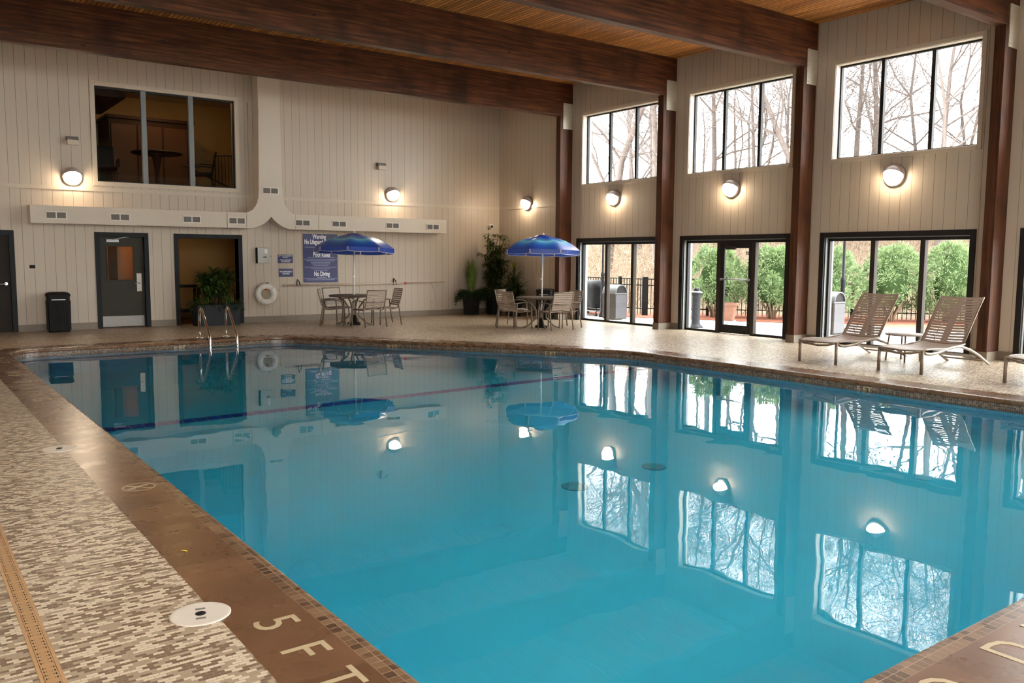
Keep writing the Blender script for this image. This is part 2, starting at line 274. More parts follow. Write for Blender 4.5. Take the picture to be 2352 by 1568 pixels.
# ------------------------------------------------------------------ mesh builder
class MB:
    def __init__(s): s.v = []; s.f = []; s.sm = []
    def quadgrid(s, rows, close=False, smooth=True, cap=False):
        b = len(s.v); n = len(rows[0])
        for r in rows: s.v += [tuple(p) for p in r]
        for i in range(len(rows) - 1):
            for j in range(n if close else n - 1):
                k = (j + 1) % n
                s.f.append((b + i * n + j, b + i * n + k, b + (i + 1) * n + k, b + (i + 1) * n + j)); s.sm.append(smooth)
        if cap:
            s.f.append(tuple(b + j for j in range(n))[::-1]); s.sm.append(False)
            s.f.append(tuple(b + (len(rows) - 1) * n + j for j in range(n))); s.sm.append(False)
        return s
    def box(s, a, b):
        x0, y0, z0 = (min(a[i], b[i]) for i in range(3)); x1, y1, z1 = (max(a[i], b[i]) for i in range(3)); k = len(s.v)
        s.v += [(x0, y0, z0), (x1, y0, z0), (x1, y1, z0), (x0, y1, z0), (x0, y0, z1), (x1, y0, z1), (x1, y1, z1), (x0, y1, z1)]
        s.f += [tuple(k + i for i in q) for q in ((3, 2, 1, 0), (4, 5, 6, 7), (0, 1, 5, 4), (1, 2, 6, 5), (2, 3, 7, 6), (3, 0, 4, 7))]; s.sm += [False] * 6
        return s
    def obox(s, c, ax, ay, az):
        c, ax, ay, az = (Vector(q) for q in (c, ax, ay, az)); k = len(s.v)
        for dz in (-1, 1):
            for dx, dy in ((-1, -1), (1, -1), (1, 1), (-1, 1)): s.v.append(tuple(c + ax * dx * .5 + ay * dy * .5 + az * dz * .5))
        s.f += [tuple(k + i for i in q) for q in ((3, 2, 1, 0), (4, 5, 6, 7), (0, 1, 5, 4), (1, 2, 6, 5), (2, 3, 7, 6), (3, 0, 4, 7))]; s.sm += [False] * 6
        return s
    def prism(s, poly, axis, a, b, smooth=False):
        """extrude polygon (2-D, CCW) along axis from a to b"""
        def p(q, t): return {'x': (t, q[0], q[1]), 'y': (q[0], t, q[1]), 'z': (q[0], q[1], t)}[axis]
        k = len(s.v); n = len(poly); s.v += [p(q, a) for q in poly] + [p(q, b) for q in poly]
        tri = geometry.tessellate_polygon([[Vector((q[0], q[1], 0)) for q in poly]])
        for t in tri:
            s.f.append(tuple(k + i for i in t)); s.f.append(tuple(k + n + i for i in t[::-1])); s.sm += [False, False]
        for i in range(n):
            j = (i + 1) % n; s.f.append((k + i, k + j, k + n + j, k + n + i)); s.sm.append(smooth)
        return s
    def tube(s, pts, r, n=8, cap=True, ell=None):
        pts = [Vector(p) for p in pts]; rows = []; prev = None
        for i, p in enumerate(pts):
            t = (pts[min(i + 1, len(pts) - 1)] - pts[max(i - 1, 0)])
            if t.length < 1e-9: t = Vector((0, 0, 1))
            t.normalize()
            if prev is None:
                ref = Vector((0, 0, 1)) if abs(t.z) < 0.9 else Vector((1, 0, 0)); a = t.cross(ref).normalized()
            else:
                a = prev - t * prev.dot(t)
                a = a.normalized() if a.length > 1e-6 else t.orthogonal().normalized()
            prev = a; b = t.cross(a); rr = r[i] if isinstance(r, (list, tuple)) else r
            e1, e2 = ell or (1, 1)
            rows.append([p + a * (rr * e1 * math.cos(2 * PI * j / n)) + b * (rr * e2 * math.sin(2 * PI * j / n)) for j in range(n)])
        return s.quadgrid(rows, True, n > 5, cap)
    def lathe(s, prof, c=(0, 0, 0), n=20, cap=True):
        rows = [[(c[0] + r * math.cos(2 * PI * j / n), c[1] + r * math.sin(2 * PI * j / n), c[2] + z) for j in range(n)] for r, z in prof]
        return s.quadgrid(rows, True, True, cap)
    def sphere(s, c, r, n=14, m=8, sx=1, sy=1, sz=1):
        return s.lathe_s([(max(1e-4, r * math.sin(PI * i / m)), -r * math.cos(PI * i / m)) for i in range(m + 1)], c, n, sx, sy, sz)
    def lathe_s(s, prof, c, n, sx, sy, sz):
        rows = [[(c[0] + sx * q * math.cos(2 * PI * j / n), c[1] + sy * q * math.sin(2 * PI * j / n), c[2] + sz * z) for j in range(n)] for q, z in prof]
        return s.quadgrid(rows, True, True, False)
    def blade(s, base, d, length, width, droop=0.5, n=4, up=(0, 0, 1), fold=0.15):
        """a leaf: strip that starts along d and bends down"""
        d = Vector(d).normalized(); p = Vector(base); rows = []; up = Vector(up); step = length / n
        for i in range(n + 1):
            t = i / n; wd = width * (math.sin(PI * min(1, t * 0.93 + 0.06)) ** 0.7) * 0.5
            side = d.cross(up)
            side = side.normalized() if side.length > 1e-4 else Vector((1, 0, 0))
            nn = side.cross(d)
            rows.append([p - side * wd + nn * (wd * fold * 2), p, p + side * wd + nn * (wd * fold * 2)])
            d = (d + Vector((0, 0, -1)) * droop / n).normalized(); p = p + d * step
        return s.quadgrid(rows, False, True)
    def build(s, name, mat, parent=None, loc=None, bevel=0.0, subd=0):
        me = bpy.data.meshes.new(name); me.from_pydata(s.v, [], s.f); me.update()
        me.polygons.foreach_set('use_smooth', s.sm)
        me.materials.append(mat)
        o = bpy.data.objects.new(name, me); COL.objects.link(o)
        if parent is not None: o.parent = parent
        if loc is not None: o.location = loc
        if bevel:
            b = o.modifiers.new('edge', 'BEVEL'); b.width = bevel; b.segments = 2; b.limit_method = 'ANGLE'; b.angle_limit = R_(40)
        if subd:
            b = o.modifiers.new('smooth', 'SUBSURF'); b.levels = subd; b.render_levels = subd
        return o

def tag(o, label, cat, group=None, kind=None):
    o['label'] = label; o['category'] = cat
    if group: o['group'] = group
    if kind: o['kind'] = kind
    return o
def thing(name, label, cat, loc=(0, 0, 0), rz=0.0, group=None, kind=None):
    o = bpy.data.objects.new(name, None); COL.objects.link(o); o.empty_display_size = 0.1
    o.location = loc; o.rotation_euler = (0, 0, rz)
    return tag(o, label, cat, group, kind)
KIDS = {}
def dup(root, loc, rz=0.0, label=None, scale=None):
    def cp(o, par):
        c = o.copy(); COL.objects.link(c)
        if par is not None: c.parent = par
        for k in [x for x in COL.objects if x.parent == o]: cp(k, c)
        return c
    r = cp(root, None); r.location = loc; r.rotation_euler = (root.rotation_euler[0], root.rotation_euler[1], rz)
    if label: r['label'] = label
    if scale: r.scale = scale
    return r
def text_mesh(name, body, size, mat, parent, m, extrude=0.0015, bold=0.0, sx=1.0, align='CENTER'):
    cu = bpy.data.curves.new(name, 'FONT'); cu.body = body; cu.size = size; cu.extrude = extrude; cu.offset = bold; cu.align_x = align; cu.align_y = 'CENTER'; cu.resolution_u = 3
    t = bpy.data.objects.new('tmp', cu); me = bpy.data.meshes.new_from_object(t); bpy.data.objects.remove(t); bpy.data.curves.remove(cu)
    me.transform(m @ Matrix.Diagonal((sx, 1, 1, 1))); me.materials.clear(); me.materials.append(mat)
    o = bpy.data.objects.new(name, me); COL.objects.link(o)
    if parent is not None: o.parent = parent
    return o

# ------------------------------------------------------------------ the room
XL, YF, ZC = -17.5, -25.5, 6.26
BAY = 3.6985
YK = [-3.35 - BAY * k for k in range(6)]        # near faces of the posts
PW, PD = 0.175, 0.42

def wall_cells(mb, s0, s1, z0, z1, holes, put):
    ss = sorted({s0, s1} | {h[0] for h in holes} | {h[1] for h in holes}); zs = sorted({z0, z1} | {h[2] for h in holes} | {h[3] for h in holes})
    for i in range(len(ss) - 1):
        for j in range(len(zs) - 1):
            cs, cz = (ss[i] + ss[i + 1]) / 2, (zs[j] + zs[j + 1]) / 2
            if not any(h[0] < cs < h[1] and h[2] < cz < h[3] for h in holes): put(ss[i], ss[i + 1], zs[j], zs[j + 1])

# back wall (y = 0, room side)
DOOR2 = (-11.08, -10.14, 0.0, 2.08); DOOR3 = (-9.37, -7.945, 0.0, 2.08); DOOR1 = (-13.85, -12.85, 0.0, 2.08); LOFT = (-11.06, -7.955, 3.31, 5.41)
mb = MB(); wall_cells(mb, XL, 0.3, 0, ZC, [DOOR1, DOOR2, DOOR3, LOFT], lambda a, b, c, d: mb.box((a, 0, c), (b, 0.25, d)))
tag(mb.build('wall_back', M['side_x']), 'long beige grooved-board wall behind the far deck with the doors', 'wall', kind='structure')
# right wall (x = 0, room side)
LW = lambda k: (YK[k] - 3.13, YK[k] - 0.33, 0.0, 2.09)
UW = lambda k: (YK[k] - 3.15, YK[k] - 0.42, 3.60, 5.40)
holes = []
for k in range(5): holes += [LW(k), UW(k)]
mb = MB(); wall_cells(mb, YF, 0.25, 0, ZC, holes, lambda a, b, c, d: mb.box((0, a, c), (0.3, b, d)))
tag(mb.build('wall_right', M['side_y']), 'beige grooved-board wall holding the two rows of big windows', 'wall', kind='structure')
tag(MB().box((XL - 0.2, YF - 0.2, 0), (XL, 0.25, ZC)).build('wall_left', M['side_y']), 'beige board wall along the left side of the pool hall', 'wall', kind='structure')
ADDED_BAYS = [(-16.9 + 3.4 * k, -14.0 + 3.4 * k) for k in range(2)]     # unseen window bays added in the near wall for daylight
fh = []
for a_, b_ in ADDED_BAYS: fh += [(a_, b_, 0.0, 2.09), (a_, b_, 3.60, 5.40)]
mb = MB(); wall_cells(mb, XL - 0.2, 0.3, 0, ZC, fh, lambda a, b, c, d: mb.box((a, YF - 0.3, c), (b, YF, d)))
tag(mb.build('wall_front', M['side_x']), 'beige board wall with added windows behind the near end of the pool', 'wall', kind='structure')
ADDED_ROOF_LIGHTS = [(x0, x0 + 1.5, YK[k] - 2.35, YK[k] - 1.0) for k in (3, 4) for x0 in (-12.9, -9.3)]      # unseen roof openings added to light the near half of the pool
mb = MB(); wall_cells(mb, XL - 0.2, 0.3, YF - 0.2, 0.25, [(a, b, c, d) for a, b, c, d in ADDED_ROOF_LIGHTS], lambda a, b, c, d: mb.box((a, c, ZC), (b, d, ZC + 0.15)))
tag(mb.build('ceiling', M['ceil']), 'orange-brown plank ceiling above the dark beams', 'ceiling', kind='structure')

# ------------------------------------------------------------------ pool outline
def outline(pts, step=0.08):
    out = []; n = len(pts)
    for i in range(n):
        p0, p1, p2 = Vector(pts[i - 1][:2]), Vector(pts[i][:2]), Vector(pts[(i + 1) % n][:2]); r = pts[i][2]
        a = (p0 - p1).normalized(); b = (p2 - p1).normalized(); ang = a.angle(b)
        if r <= 0.01: out.append(p1.copy()); continue
        t = r / math.tan(ang / 2); c = p1 + (a + b).normalized() * (r / math.sin(ang / 2)); s = p1 + a * t - c; e = p1 + b * t - c
        sweep = s.angle(e); k = max(3, int(sweep * r / step))
        for j in range(k + 1):
            th = sweep * j / k; out.append(c + Vector((s.x * math.cos(th) - s.y * math.sin(th), s.x * math.sin(th) + s.y * math.cos(th))))
    dense = []
    for i in range(len(out)):
        a, b = out[i], out[(i + 1) % len(out)]; L = (b - a).length
        if L < 1e-4: continue
        k = max(1, int(L / 0.31))
        for j in range(k): dense.append(a + (b - a) * (j / k))
    return dense
POOL = outline([(-13.37, -19.21, 0.06), (-4.22, -19.21, 0.06), (-4.22, -10.04, 1.5), (-8.316, -3.95, 0.85), (-13.37, -3.95, 0.65)])
NP = len(POOL)
def nrm(i):
    a = (POOL[i] - POOL[i - 1]).normalized(); b = (POOL[(i + 1) % NP] - POOL[i]).normalized()
    na, nb = Vector((a.y, -a.x)), Vector((b.y, -b.x)); m = (na + nb).normalized(); return m / max(0.35, m.dot(na))
NRM = [nrm(i) for i in range(NP)]
def off(d): return [POOL[i] + NRM[i] * d for i in range(NP)]
ARC = [0.0]
for i in range(NP): ARC.append(ARC[-1] + (POOL[(i + 1) % NP] - POOL[i]).length)
def ring_mesh(name, prof, mat, parent, uvmode):
    """sweep profile [(offset, z)] around the pool; UV = arc length, distance along the profile"""
    vs = []; fs = []; uv = []; n = len(prof); dist = [0.0]
    for a, b in zip(prof, prof[1:]): dist.append(dist[-1] + math.hypot(b[0] - a[0], b[1] - a[1]))
    rings = [off(d) for d, z in prof]
    for i in range(NP): vs += [(rings[j][i].x, rings[j][i].y, prof[j][1]) for j in range(n)]
    for i in range(NP):
        k = (i + 1) % NP
        for j in range(n - 1):
            fs.append((i * n + j, i * n + j + 1, k * n + j + 1, k * n + j)); q = [max(0, uvmode(prof[t], dist[t])) for t in (j, j + 1)]
            uv += [(ARC[i], q[0]), (ARC[i], q[1]), (ARC[i + 1], q[1]), (ARC[i + 1], q[0])]
    me = bpy.data.meshes.new(name); me.from_pydata(vs, [], fs); l = me.uv_layers.new(name='UVMap'); l.data.foreach_set('uv', [c for p in uv for c in p]); me.materials.append(mat); me.update()
    o = bpy.data.objects.new(name, me); COL.objects.link(o); o.parent = parent; return o
CW = 0.455; ZW = -0.137
# deck floor with the pool cut out
outer = [Vector((XL, YF, 0)), Vector((0.3, YF, 0)), Vector((0.3, 0.25, 0)), Vector((XL, 0.25, 0))]
hole = [Vector((p.x, p.y, 0)) for p in off(CW)]
tri = geometry.tessellate_polygon([outer, hole]); mb = MB(); mb.v = [tuple(p) for p in outer + hole]
for t in tri:
    a, b, c = (Vector(mb.v[i]) for i in t)
    mb.f.append(tuple(t) if (b - a).cross(c - a).z > 0 else tuple(t[::-1])); mb.sm.append(False)
tag(mb.build('floor', M['deck']), 'pool deck floor of small cream tan and brown mosaic tiles', 'floor', kind='structure')
pool = thing('swimming_pool', 'turquoise swimming pool with brown tile edge filling the hall', 'pool')
cop = ring_mesh('coping', [(0.05, -0.069), (0.004, -0.066), (-0.004, -0.05), (-0.004, -0.022), (0.004, -0.006), (0.02, 0.0), (0.10, 0.0), (0.2, 0.0), (CW, 0.0), (CW, -0.05)], M['coping'], pool, lambda p, d: (p[0] + 0.004) if p[1] > -0.01 else 0.12)
ring_mesh('waterline_tile', [(0.03, -0.066), (0.03, -0.30)], M['mosaic'], pool, lambda p, d: d)
# basin
ZF = lambda y: -1.52 if y < -10.1 else -1.52 - min(1.0, (y + 10.1) * 0.25)
bm = bmesh.new()
def ring_v(pts, zf): return [bm.verts.new((p.x, p.y, zf(p))) for p in pts]
layers = [(0.029, lambda p: -0.29), (0.029, lambda p: ZF(p.y) + 0.45), (-0.06, lambda p: ZF(p.y) + 0.22), (-0.18, lambda p: ZF(p.y) + 0.07), (-0.40, lambda p: ZF(p.y))]
prev = None
for d, zf in layers:
    cur = ring_v(off(d), zf)
    if prev:
        for i in range(NP): bm.faces.new((prev[i], prev[(i + 1) % NP], cur[(i + 1) % NP], cur[i]))
    prev = cur
fl = off(-0.40)
for t in geometry.tessellate_polygon([[Vector((p.x, p.y, 0)) for p in fl]]):
    try: bm.faces.new([prev[i] for i in t])
    except ValueError: pass
for yc in (-10.1, -6.1):
    bmesh.ops.bisect_plane(bm, geom=[f for f in bm.faces if abs(f.normal.z) > 0] + bm.edges[:] + bm.verts[:], plane_co=(0, yc, 0), plane_no=(0, 1, 0))
for f in bm.faces:
    c = f.calc_center_median()
floorset = {v for f in bm.faces for v in f.verts}
inner_poly = [(p.x, p.y) for p in off(-0.41)]
def inside(x, y):
    r = False; n = len(inner_poly)
    for i in range(n):
        x1, y1 = inner_poly[i]; x2, y2 = inner_poly[(i + 1) % n]
        if (y1 > y) != (y2 > y) and x < (x2 - x1) * (y - y1) / (y2 - y1) + x1: r = not r
    return r
for v in bm.verts:
    if inside(v.co.x, v.co.y): v.co.z = ZF(v.co.y)
bmesh.ops.recalc_face_normals(bm, faces=bm.faces[:])
me = bpy.data.meshes.new('basin'); bm.to_mesh(me); bm.free(); me.materials.append(M['plaster'])
ba = bpy.data.objects.new('basin', me); COL.objects.link(ba); ba.parent = pool
# navy stripe across the floor at the slope break and up the side walls
mb = MB()
prof = [(-13.33, -0.30), (-13.33, -1.08), (-13.26, -1.28), (-13.15, -1.43), (-12.95, -1.505), (-4.64, -1.505), (-4.44, -1.43), (-4.32, -1.28), (-4.225, -1.08), (-4.225, -0.16)]
rows = [[(x, -9.98, z), (x, -10.2, z)] for x, z in prof]
mb.quadgrid(rows, False, False); mb.build('floor_stripe', M['lane'], pool)
for x, y in ((-9.75, -14.92), (-8.66, -14.91)):
    m2 = MB(); m2.lathe([(0.13, 0.0), (0.13, 0.018), (0.11, 0.03), (0.0, 0.034)], (x, y, -1.52), 18)
    for k in range(8):
        a = k * PI / 4; m2.obox((x + 0.06 * math.cos(a), y + 0.06 * math.sin(a), -1.486), (0.05 * math.cos(a), 0.05 * math.sin(a), 0), (-0.012 * math.sin(a), 0.012 * math.cos(a), 0), (0, 0, 0.008))
    m2.build('drain_cover', M['draincover'], pool)
wv = off(0.028); mb = MB(); mb.v = [(p.x, p.y, ZW) for p in wv]
for t in geometry.tessellate_polygon([[Vector((p.x, p.y, 0)) for p in wv]]):
    a, b, c = (Vector(mb.v[i]) for i in t); mb.f.append(tuple(t) if (b - a).cross(c - a).z > 0 else tuple(t[::-1])); mb.sm.append(False)
mb.build('water', M['water'], pool)['kind'] = 'stuff'
# lettering on the coping
def flat(x, y, ang): return Matrix.Translation((x, y, 0.0012)) @ Matrix.Rotation(ang, 4, 'Z')
def coping_text(chars, at, ang, size=0.285):
    for ch, (x, y) in zip(chars, at): text_mesh('coping_lettering', ch, size, M['cream'], cop, flat(x, y, ang), 0.0006, 0.0)
coping_text('5FT', [(-13.64, -17.36), (-13.64, -17.69), (-13.64, -18.0)], -PI / 2)
coping_text('NODIVING', [(-13.62, y) for y in (-7.18, -7.55, -8.32, -8.66, -8.99, -9.32, -9.65, -10.0)], -PI / 2)
coping_text('8FT', [(-13.62, y) for y in (-5.2, -5.52, -5.85)], -PI / 2)
coping_text('NODIVING', [(x, -19.46) for x in (-12.13, -11.77, -11.2, -10.89, -10.58, -10.27, -9.96, -9.65)], 0.0)
mb = MB(); cx, cy = -13.595, -14.6                       # no-diving symbol
def annulus(mb, cx, cy, r0, r1, z, n=28):
    mb.quadgrid([[(cx + r * math.cos(2 * PI * j / n), cy + r * math.sin(2 * PI * j / n), z) for j in range(n)] for r in (r0, r1)], True, False)
annulus(mb, cx, cy, 0.098, 0.115, 0.002)
mb.obox((cx, cy, 0.002), (0.145, -0.145, 0), (0.011, 0.011, 0), (0, 0, 0.001))
mb.obox((cx - 0.01, cy + 0.005, 0.0025), (0.10, 0.055, 0), (-0.012, 0.02, 0), (0, 0, 0.001)); annulus(mb, cx + 0.055, cy + 0.03, 0.0, 0.018, 0.0028, 10); mb.obox((cx - 0.055, cy - 0.04, 0.0022), (0.05, 0.0, 0), (0, 0.018, 0), (0, 0, 0.001))
mb.build('no_diving_symbol', M['cream'], cop)
# waterline depth lettering
def wl_text(body, p, ang):
    text_mesh('waterline_lettering', body, 0.125, M['cream'], pool, Matrix.Translation(p) @ Matrix.Rotation(ang, 4, 'Z') @ Matrix.Rotation(PI / 2, 4, 'X'), 0.001, 0.003)
wl_text('8 FT', (-10.45, -3.923, -0.135), 0.0)
dv = Vector((3.066, -4.56, 0)).normalized(); dn = Vector((dv.y, -dv.x, 0)) * -1
wl_text('8 FT', (Vector((-6.93, -6.01, -0.135)) + Vector((0.83, 0.557, 0)) * 0.027), math.atan2(dv.y, dv.x))
wl_text('5 FT', (Vector((-5.08, -8.76, -0.132)) + Vector((0.83, 0.557, 0)) * 0.027), math.atan2(dv.y, dv.x))
wl_text('5 FT', (-4.193, -14.55, -0.132), -PI / 2)

# ------------------------------------------------------------------ baseboards and trims
def basebd(name, label, boxes):
    mb = MB()
    for a, b in boxes: mb.box(a, b)
    tag(mb.build(name, M['base']), label, 'baseboard', kind='structure')
basebd('baseboard_back', 'grey-brown baseboard along the foot of the wall with the doors', [((XL, -0.014, 0), (-13.95, 0, 0.15)), ((-12.75, -0.014, 0), (-11.18, 0, 0.15)), ((-10.04, -0.014, 0), (-9.47, 0, 0.15)), ((-7.845, -0.014, 0), (-0.0, 0, 0.15))])
bx = [((-0.014, YK[0] + PW, 0), (0, 0, 0.15))]
for k in range(5):
    bx.append(((-0.014, YK[k] - 0.23, 0), (0, YK[k], 0.15))); bx.append(((-0.014, YK[k + 1] + PW, 0), (0, YK[k] - 3.23, 0.15)))
basebd('baseboard_right', 'grey-brown baseboard pieces under the wall of big windows', bx)
mb = MB(); mb.box((XL, -0.018, 3.085), (-7.55, 0, 3.165)); mb.box((-6.9, -0.018, 3.085), (0, 0, 3.165)); mb.box((-0.018, YK[0] + PW, 3.085), (0, -0.018, 3.165))
tag(mb.build('trim_1', M['beige']), 'thin horizontal beige band across the wall above the duct', 'trim', kind='structure')

# ------------------------------------------------------------------ beams, posts
ord_ = ['nearest the corner', 'second from the corner', 'third from the corner', 'at the right edge of the view', 'beyond the right edge of the view', 'last before the near wall']
for k in range(6):
    y = YK[k]
    bmn = MB(); bmn.box((XL, y, 5.40), (0.0, y + PW, ZC))
    tag(bmn.build('ceiling_beam', M['beam'], None, None, 0.006), 'deep dark glulam roof beam running from the post ' + ord_[k], 'beam', 'glulam roof beams', 'structure')
    t = thing('wooden_post', 'dark brown wooden post against the window wall, ' + ord_[k], 'post', (0, y, 0), 0, 'wooden posts between the window bays', 'structure')
    MB().box((-PD, 0, 0.14), (0, PW, 5.40)).build('shaft', M['post'], t, None, 0.008)
    MB().box((-PD - 0.012, -0.012, 0), (0, PW + 0.012, 0.15)).build('plinth', M['base'], t, None, 0.003)
    pm = MB().box((-0.335, -0.014, 5.07), (-0.01, 0.0, 5.74))
    for zz in (5.12, 5.28, 5.53, 5.69):
        for xx in (-0.3, -0.05): pm.sphere((xx, -0.014, zz), 0.011, 8, 4)
    pm.build('connector_plate', M['plate'], t)
tag(MB().tube([(-7.63, -0.015, 2.72), (-7.63, -0.015, 5.4)], 0.012, 6).build('conduit_pipe', M['beige']), 'thin beige conduit running up the wall beside the tall duct', 'pipe')

# ------------------------------------------------------------------ windows of the right wall
bayname = ['first bay from the corner', 'second bay from the corner', 'third bay from the corner', 'fourth bay at the right edge', 'fifth bay beyond the right edge']
wn = 0
for k in range(5):
    yk = YK[k]; wn += 1
    lo, hi, z0, z1 = LW(k)
    t = thing('window_%d' % wn, 'floor-length dark framed window in the ' + bayname[k], 'window', (0, 0, 0), 0, None, 'structure')
    mb = MB()                                               # casing on the wall face
    mb.box((-0.02, lo - 0.1, 0.0), (0.03, lo, 2.19)); mb.box((-0.02, hi, 0.0), (0.03, hi + 0.1, 2.19)); mb.box((-0.02, lo, 2.09), (0.03, hi, 2.19))
    mb.build('casing', M['bronze'], t, None, 0.004)
    mb = MB(); mb.box((0.03, hi - 0.012, 0), (0.30, hi, 2.09)); mb.box((0.03, lo, 0), (0.30, lo + 0.012, 2.09)); mb.box((0.03, lo + 0.012, 2.078), (0.30, hi - 0.012, 2.09))
    mb.build('jamb_lining', M['jamb'], t)
    ml = [yk - 1.30, yk - 2.26]
    a, b = lo + 0.012, hi - 0.012
    mb = MB(); X0, X1 = 0.10, 0.19
    mb.box((X0, a, 0.0), (X1, a + 0.045, 2.078)); mb.box((X0, b - 0.045, 0.0), (X1, b, 2.078)); mb.box((X0, a, 2.02), (X1, b, 2.078))
    if k == 1: mb.box((X0, a, 0.0), (X1, ml[1] - 0.045, 0.05)); mb.box((X0, ml[0] + 0.045, 0.0), (X1, b, 0.05))
    else: mb.box((X0, a, 0.0), (X1, b, 0.05))
    mb.build('frame', M['bronze'], t, None, 0.003)
    for q in ml:
        MB().box((X0 - 0.01, q - 0.045, 0.0), (X1 + 0.01, q + 0.045, 2.03)).build('mullion', M['alu'], t, None, 0.003)
    segs = [(ml[0] + 0.045, b - 0.045), (a + 0.045, ml[1] - 0.045)] + ([] if k == 1 else [(ml[1] + 0.045, ml[0] - 0.045)])
    for s0, s1 in segs: MB().box((0.140, s0, 0.05), (0.148, s1, 2.02)).build('pane', M['glass'], t)
    if k == 1:
        d = thing('door_4', 'glass patio door in a dark metal frame with push bar', 'door', (0, 0, 0), 0, None, 'structure')
        d0, d1 = ml[1] + 0.05, ml[0] - 0.05
        mb = MB(); mb.box((0.115, d0, 0.012), (0.165, d0 + 0.10, 2.02)); mb.box((0.115, d1 - 0.10, 0.012), (0.165, d1, 2.02)); mb.box((0.115, d0 + 0.1, 0.012), (0.165, d1 - 0.1, 0.20)); mb.box((0.115, d0 + 0.1, 1.90), (0.165, d1 - 0.1, 2.02))
        mb.build('leaf_frame', M['bronze'], d, None, 0.003)
        MB().box((0.136, d0 + 0.1, 0.20), (0.144, d1 - 0.1, 1.90)).build('pane', M['glass'], d)
        mb = MB(); mb.tube([(0.075, d0 + 0.04, 1.21), (0.075, d1 - 0.04, 1.21)], 0.016, 8); mb.tube([(0.115, d0 + 0.05, 1.21), (0.06, d0 + 0.05, 1.21)], 0.028, 8); mb.tube([(0.115, d1 - 0.05, 1.21), (0.06, d1 - 0.05, 1.21)], 0.028, 8)
        mb.build('push_bar', M['silver'], d)
        mb = MB(); mb.box((0.065, d1 - 0.42, 1.87), (0.115, d1 - 0.16, 1.94)); mb.tube([(0.08, d1 - 0.36, 1.93), (0.05, d1 - 0.20, 1.985), (0.1, d1 - 0.08, 1.99)], 0.010, 6)
        mb.build('door_closer', M['alu'], d)
        mb = MB(); mb.box((0.128, d0 + 0.11, 1.76), (0.136, d0 + 0.19, 1.785)); mb.box((0.128, d0 + 0.11, 1.80), (0.136, d0 + 0.19, 1.825)); mb.build('door_sticker', M['navy'], d)
    # upper window
    wn += 1; lo, hi, z0, z1 = UW(k)
    t = thing('window_%d' % wn, 'high three-pane window with beige trim in the ' + bayname[k], 'window', (0, 0, 0), 0, None, 'structure')
    mb = MB(); e = 0.075
    mb.box((-0.018, lo - e, z0 - e), (0.0, lo, z1 + e)); mb.box((-0.018, hi, z0 - e), (0.0, hi + e, z1 + e)); mb.box((-0.018, lo, z1), (0.0, hi, z1 + e)); mb.box((-0.03, lo, z0 - e), (0.0, hi, z0))
    mb.build('trim_surround', M['beige'], t, None, 0.003)
    mb = MB(); mb.box((0.0, hi - 0.01, z0), (0.3, hi, z1)); mb.box((0.0, lo, z0), (0.3, lo + 0.01, z1)); mb.box((0, lo, z1 - 0.01), (0.3, hi, z1)); mb.box((0, lo, z0), (0.3, hi, z0 + 0.01))
    mb.build('reveal', M['duct'], t)
    a, b = lo + 0.01, hi - 0.01; c, d_ = z0 + 0.01, z1 - 0.01
    mb = MB(); mb.box((0.14, a, c), (0.21, a + 0.03, d_)); mb.box((0.14, b - 0.03, c), (0.21, b, d_)); mb.box((0.14, a, d_ - 0.03), (0.21, b, d_)); mb.box((0.14, a, c), (0.21, b, c + 0.03))
    mb.build('frame', M['bronze'], t)
    ml = [yk - 1.31, yk - 2.26]
    for q in ml: MB().box((0.135, q - 0.034, c), (0.215, q + 0.034, d_)).build('mullion', M['bronze'], t, None, 0.003)
    for s0, s1 in ((ml[0] + 0.034, b - 0.03), (ml[1] + 0.034, ml[0] - 0.034), (a + 0.03, ml[1] - 0.034)): MB().box((0.172, s0, c + 0.03), (0.18, s1, d_ - 0.03)).build('pane', M['glass'], t)

# roof lights added out of view to bring daylight onto the pool
for k, (a, b, c, d) in enumerate(ADDED_ROOF_LIGHTS):
    wn += 1
    t = thing('window_%d' % wn, 'flat roof light added out of view to brighten the pool, %s of four' % ['first', 'second', 'third', 'fourth'][k], 'roof light', (0, 0, 0), 0, None, 'structure')
    mb = MB(); mb.box((a, c, ZC + 0.02), (a + 0.06, d, ZC + 0.2)); mb.box((b - 0.06, c, ZC + 0.02), (b, d, ZC + 0.2)); mb.box((a, c, ZC + 0.02), (b, c + 0.06, ZC + 0.2)); mb.box((a, d - 0.06, ZC + 0.02), (b, d, ZC + 0.2)); mb.build('frame', M['bronze'], t)
    MB().box((a + 0.06, c + 0.06, ZC + 0.16), (b - 0.06, d - 0.06, ZC + 0.17)).build('pane', M['glass'], t)

# windows added in the near wall, behind the camera, for more daylight
for k, (a, b) in enumerate(ADDED_BAYS):
    for z0, z1, lb in ((0.0, 2.09, 'floor-length'), (3.60, 5.40, 'high')):
        wn += 1
        t = thing('window_%d' % wn, '%s window added to the near wall for daylight, %s bay from the left' % (lb, ['first', 'second', 'third', 'fourth', 'fifth'][k]), 'window', (0, 0, 0), 0, None, 'structure')
        mb = MB(); mb.box((a, YF - 0.2, z0), (a + 0.05, YF - 0.1, z1)); mb.box((b - 0.05, YF - 0.2, z0), (b, YF - 0.1, z1)); mb.box((a, YF - 0.2, z0), (b, YF - 0.1, z0 + 0.05)); mb.box((a, YF - 0.2, z1 - 0.05), (b, YF - 0.1, z1)); mb.build('frame', M['bronze'], t)
        for q in (a + (b - a) / 3, a + 2 * (b - a) / 3): MB().box((q - 0.035, YF - 0.2, z0), (q + 0.035, YF - 0.1, z1)).build('mullion', M['bronze'], t)
        MB().box((a + 0.05, YF - 0.155, z0 + 0.05), (b - 0.05, YF - 0.147, z1 - 0.05)).build('pane', M['glass'], t)

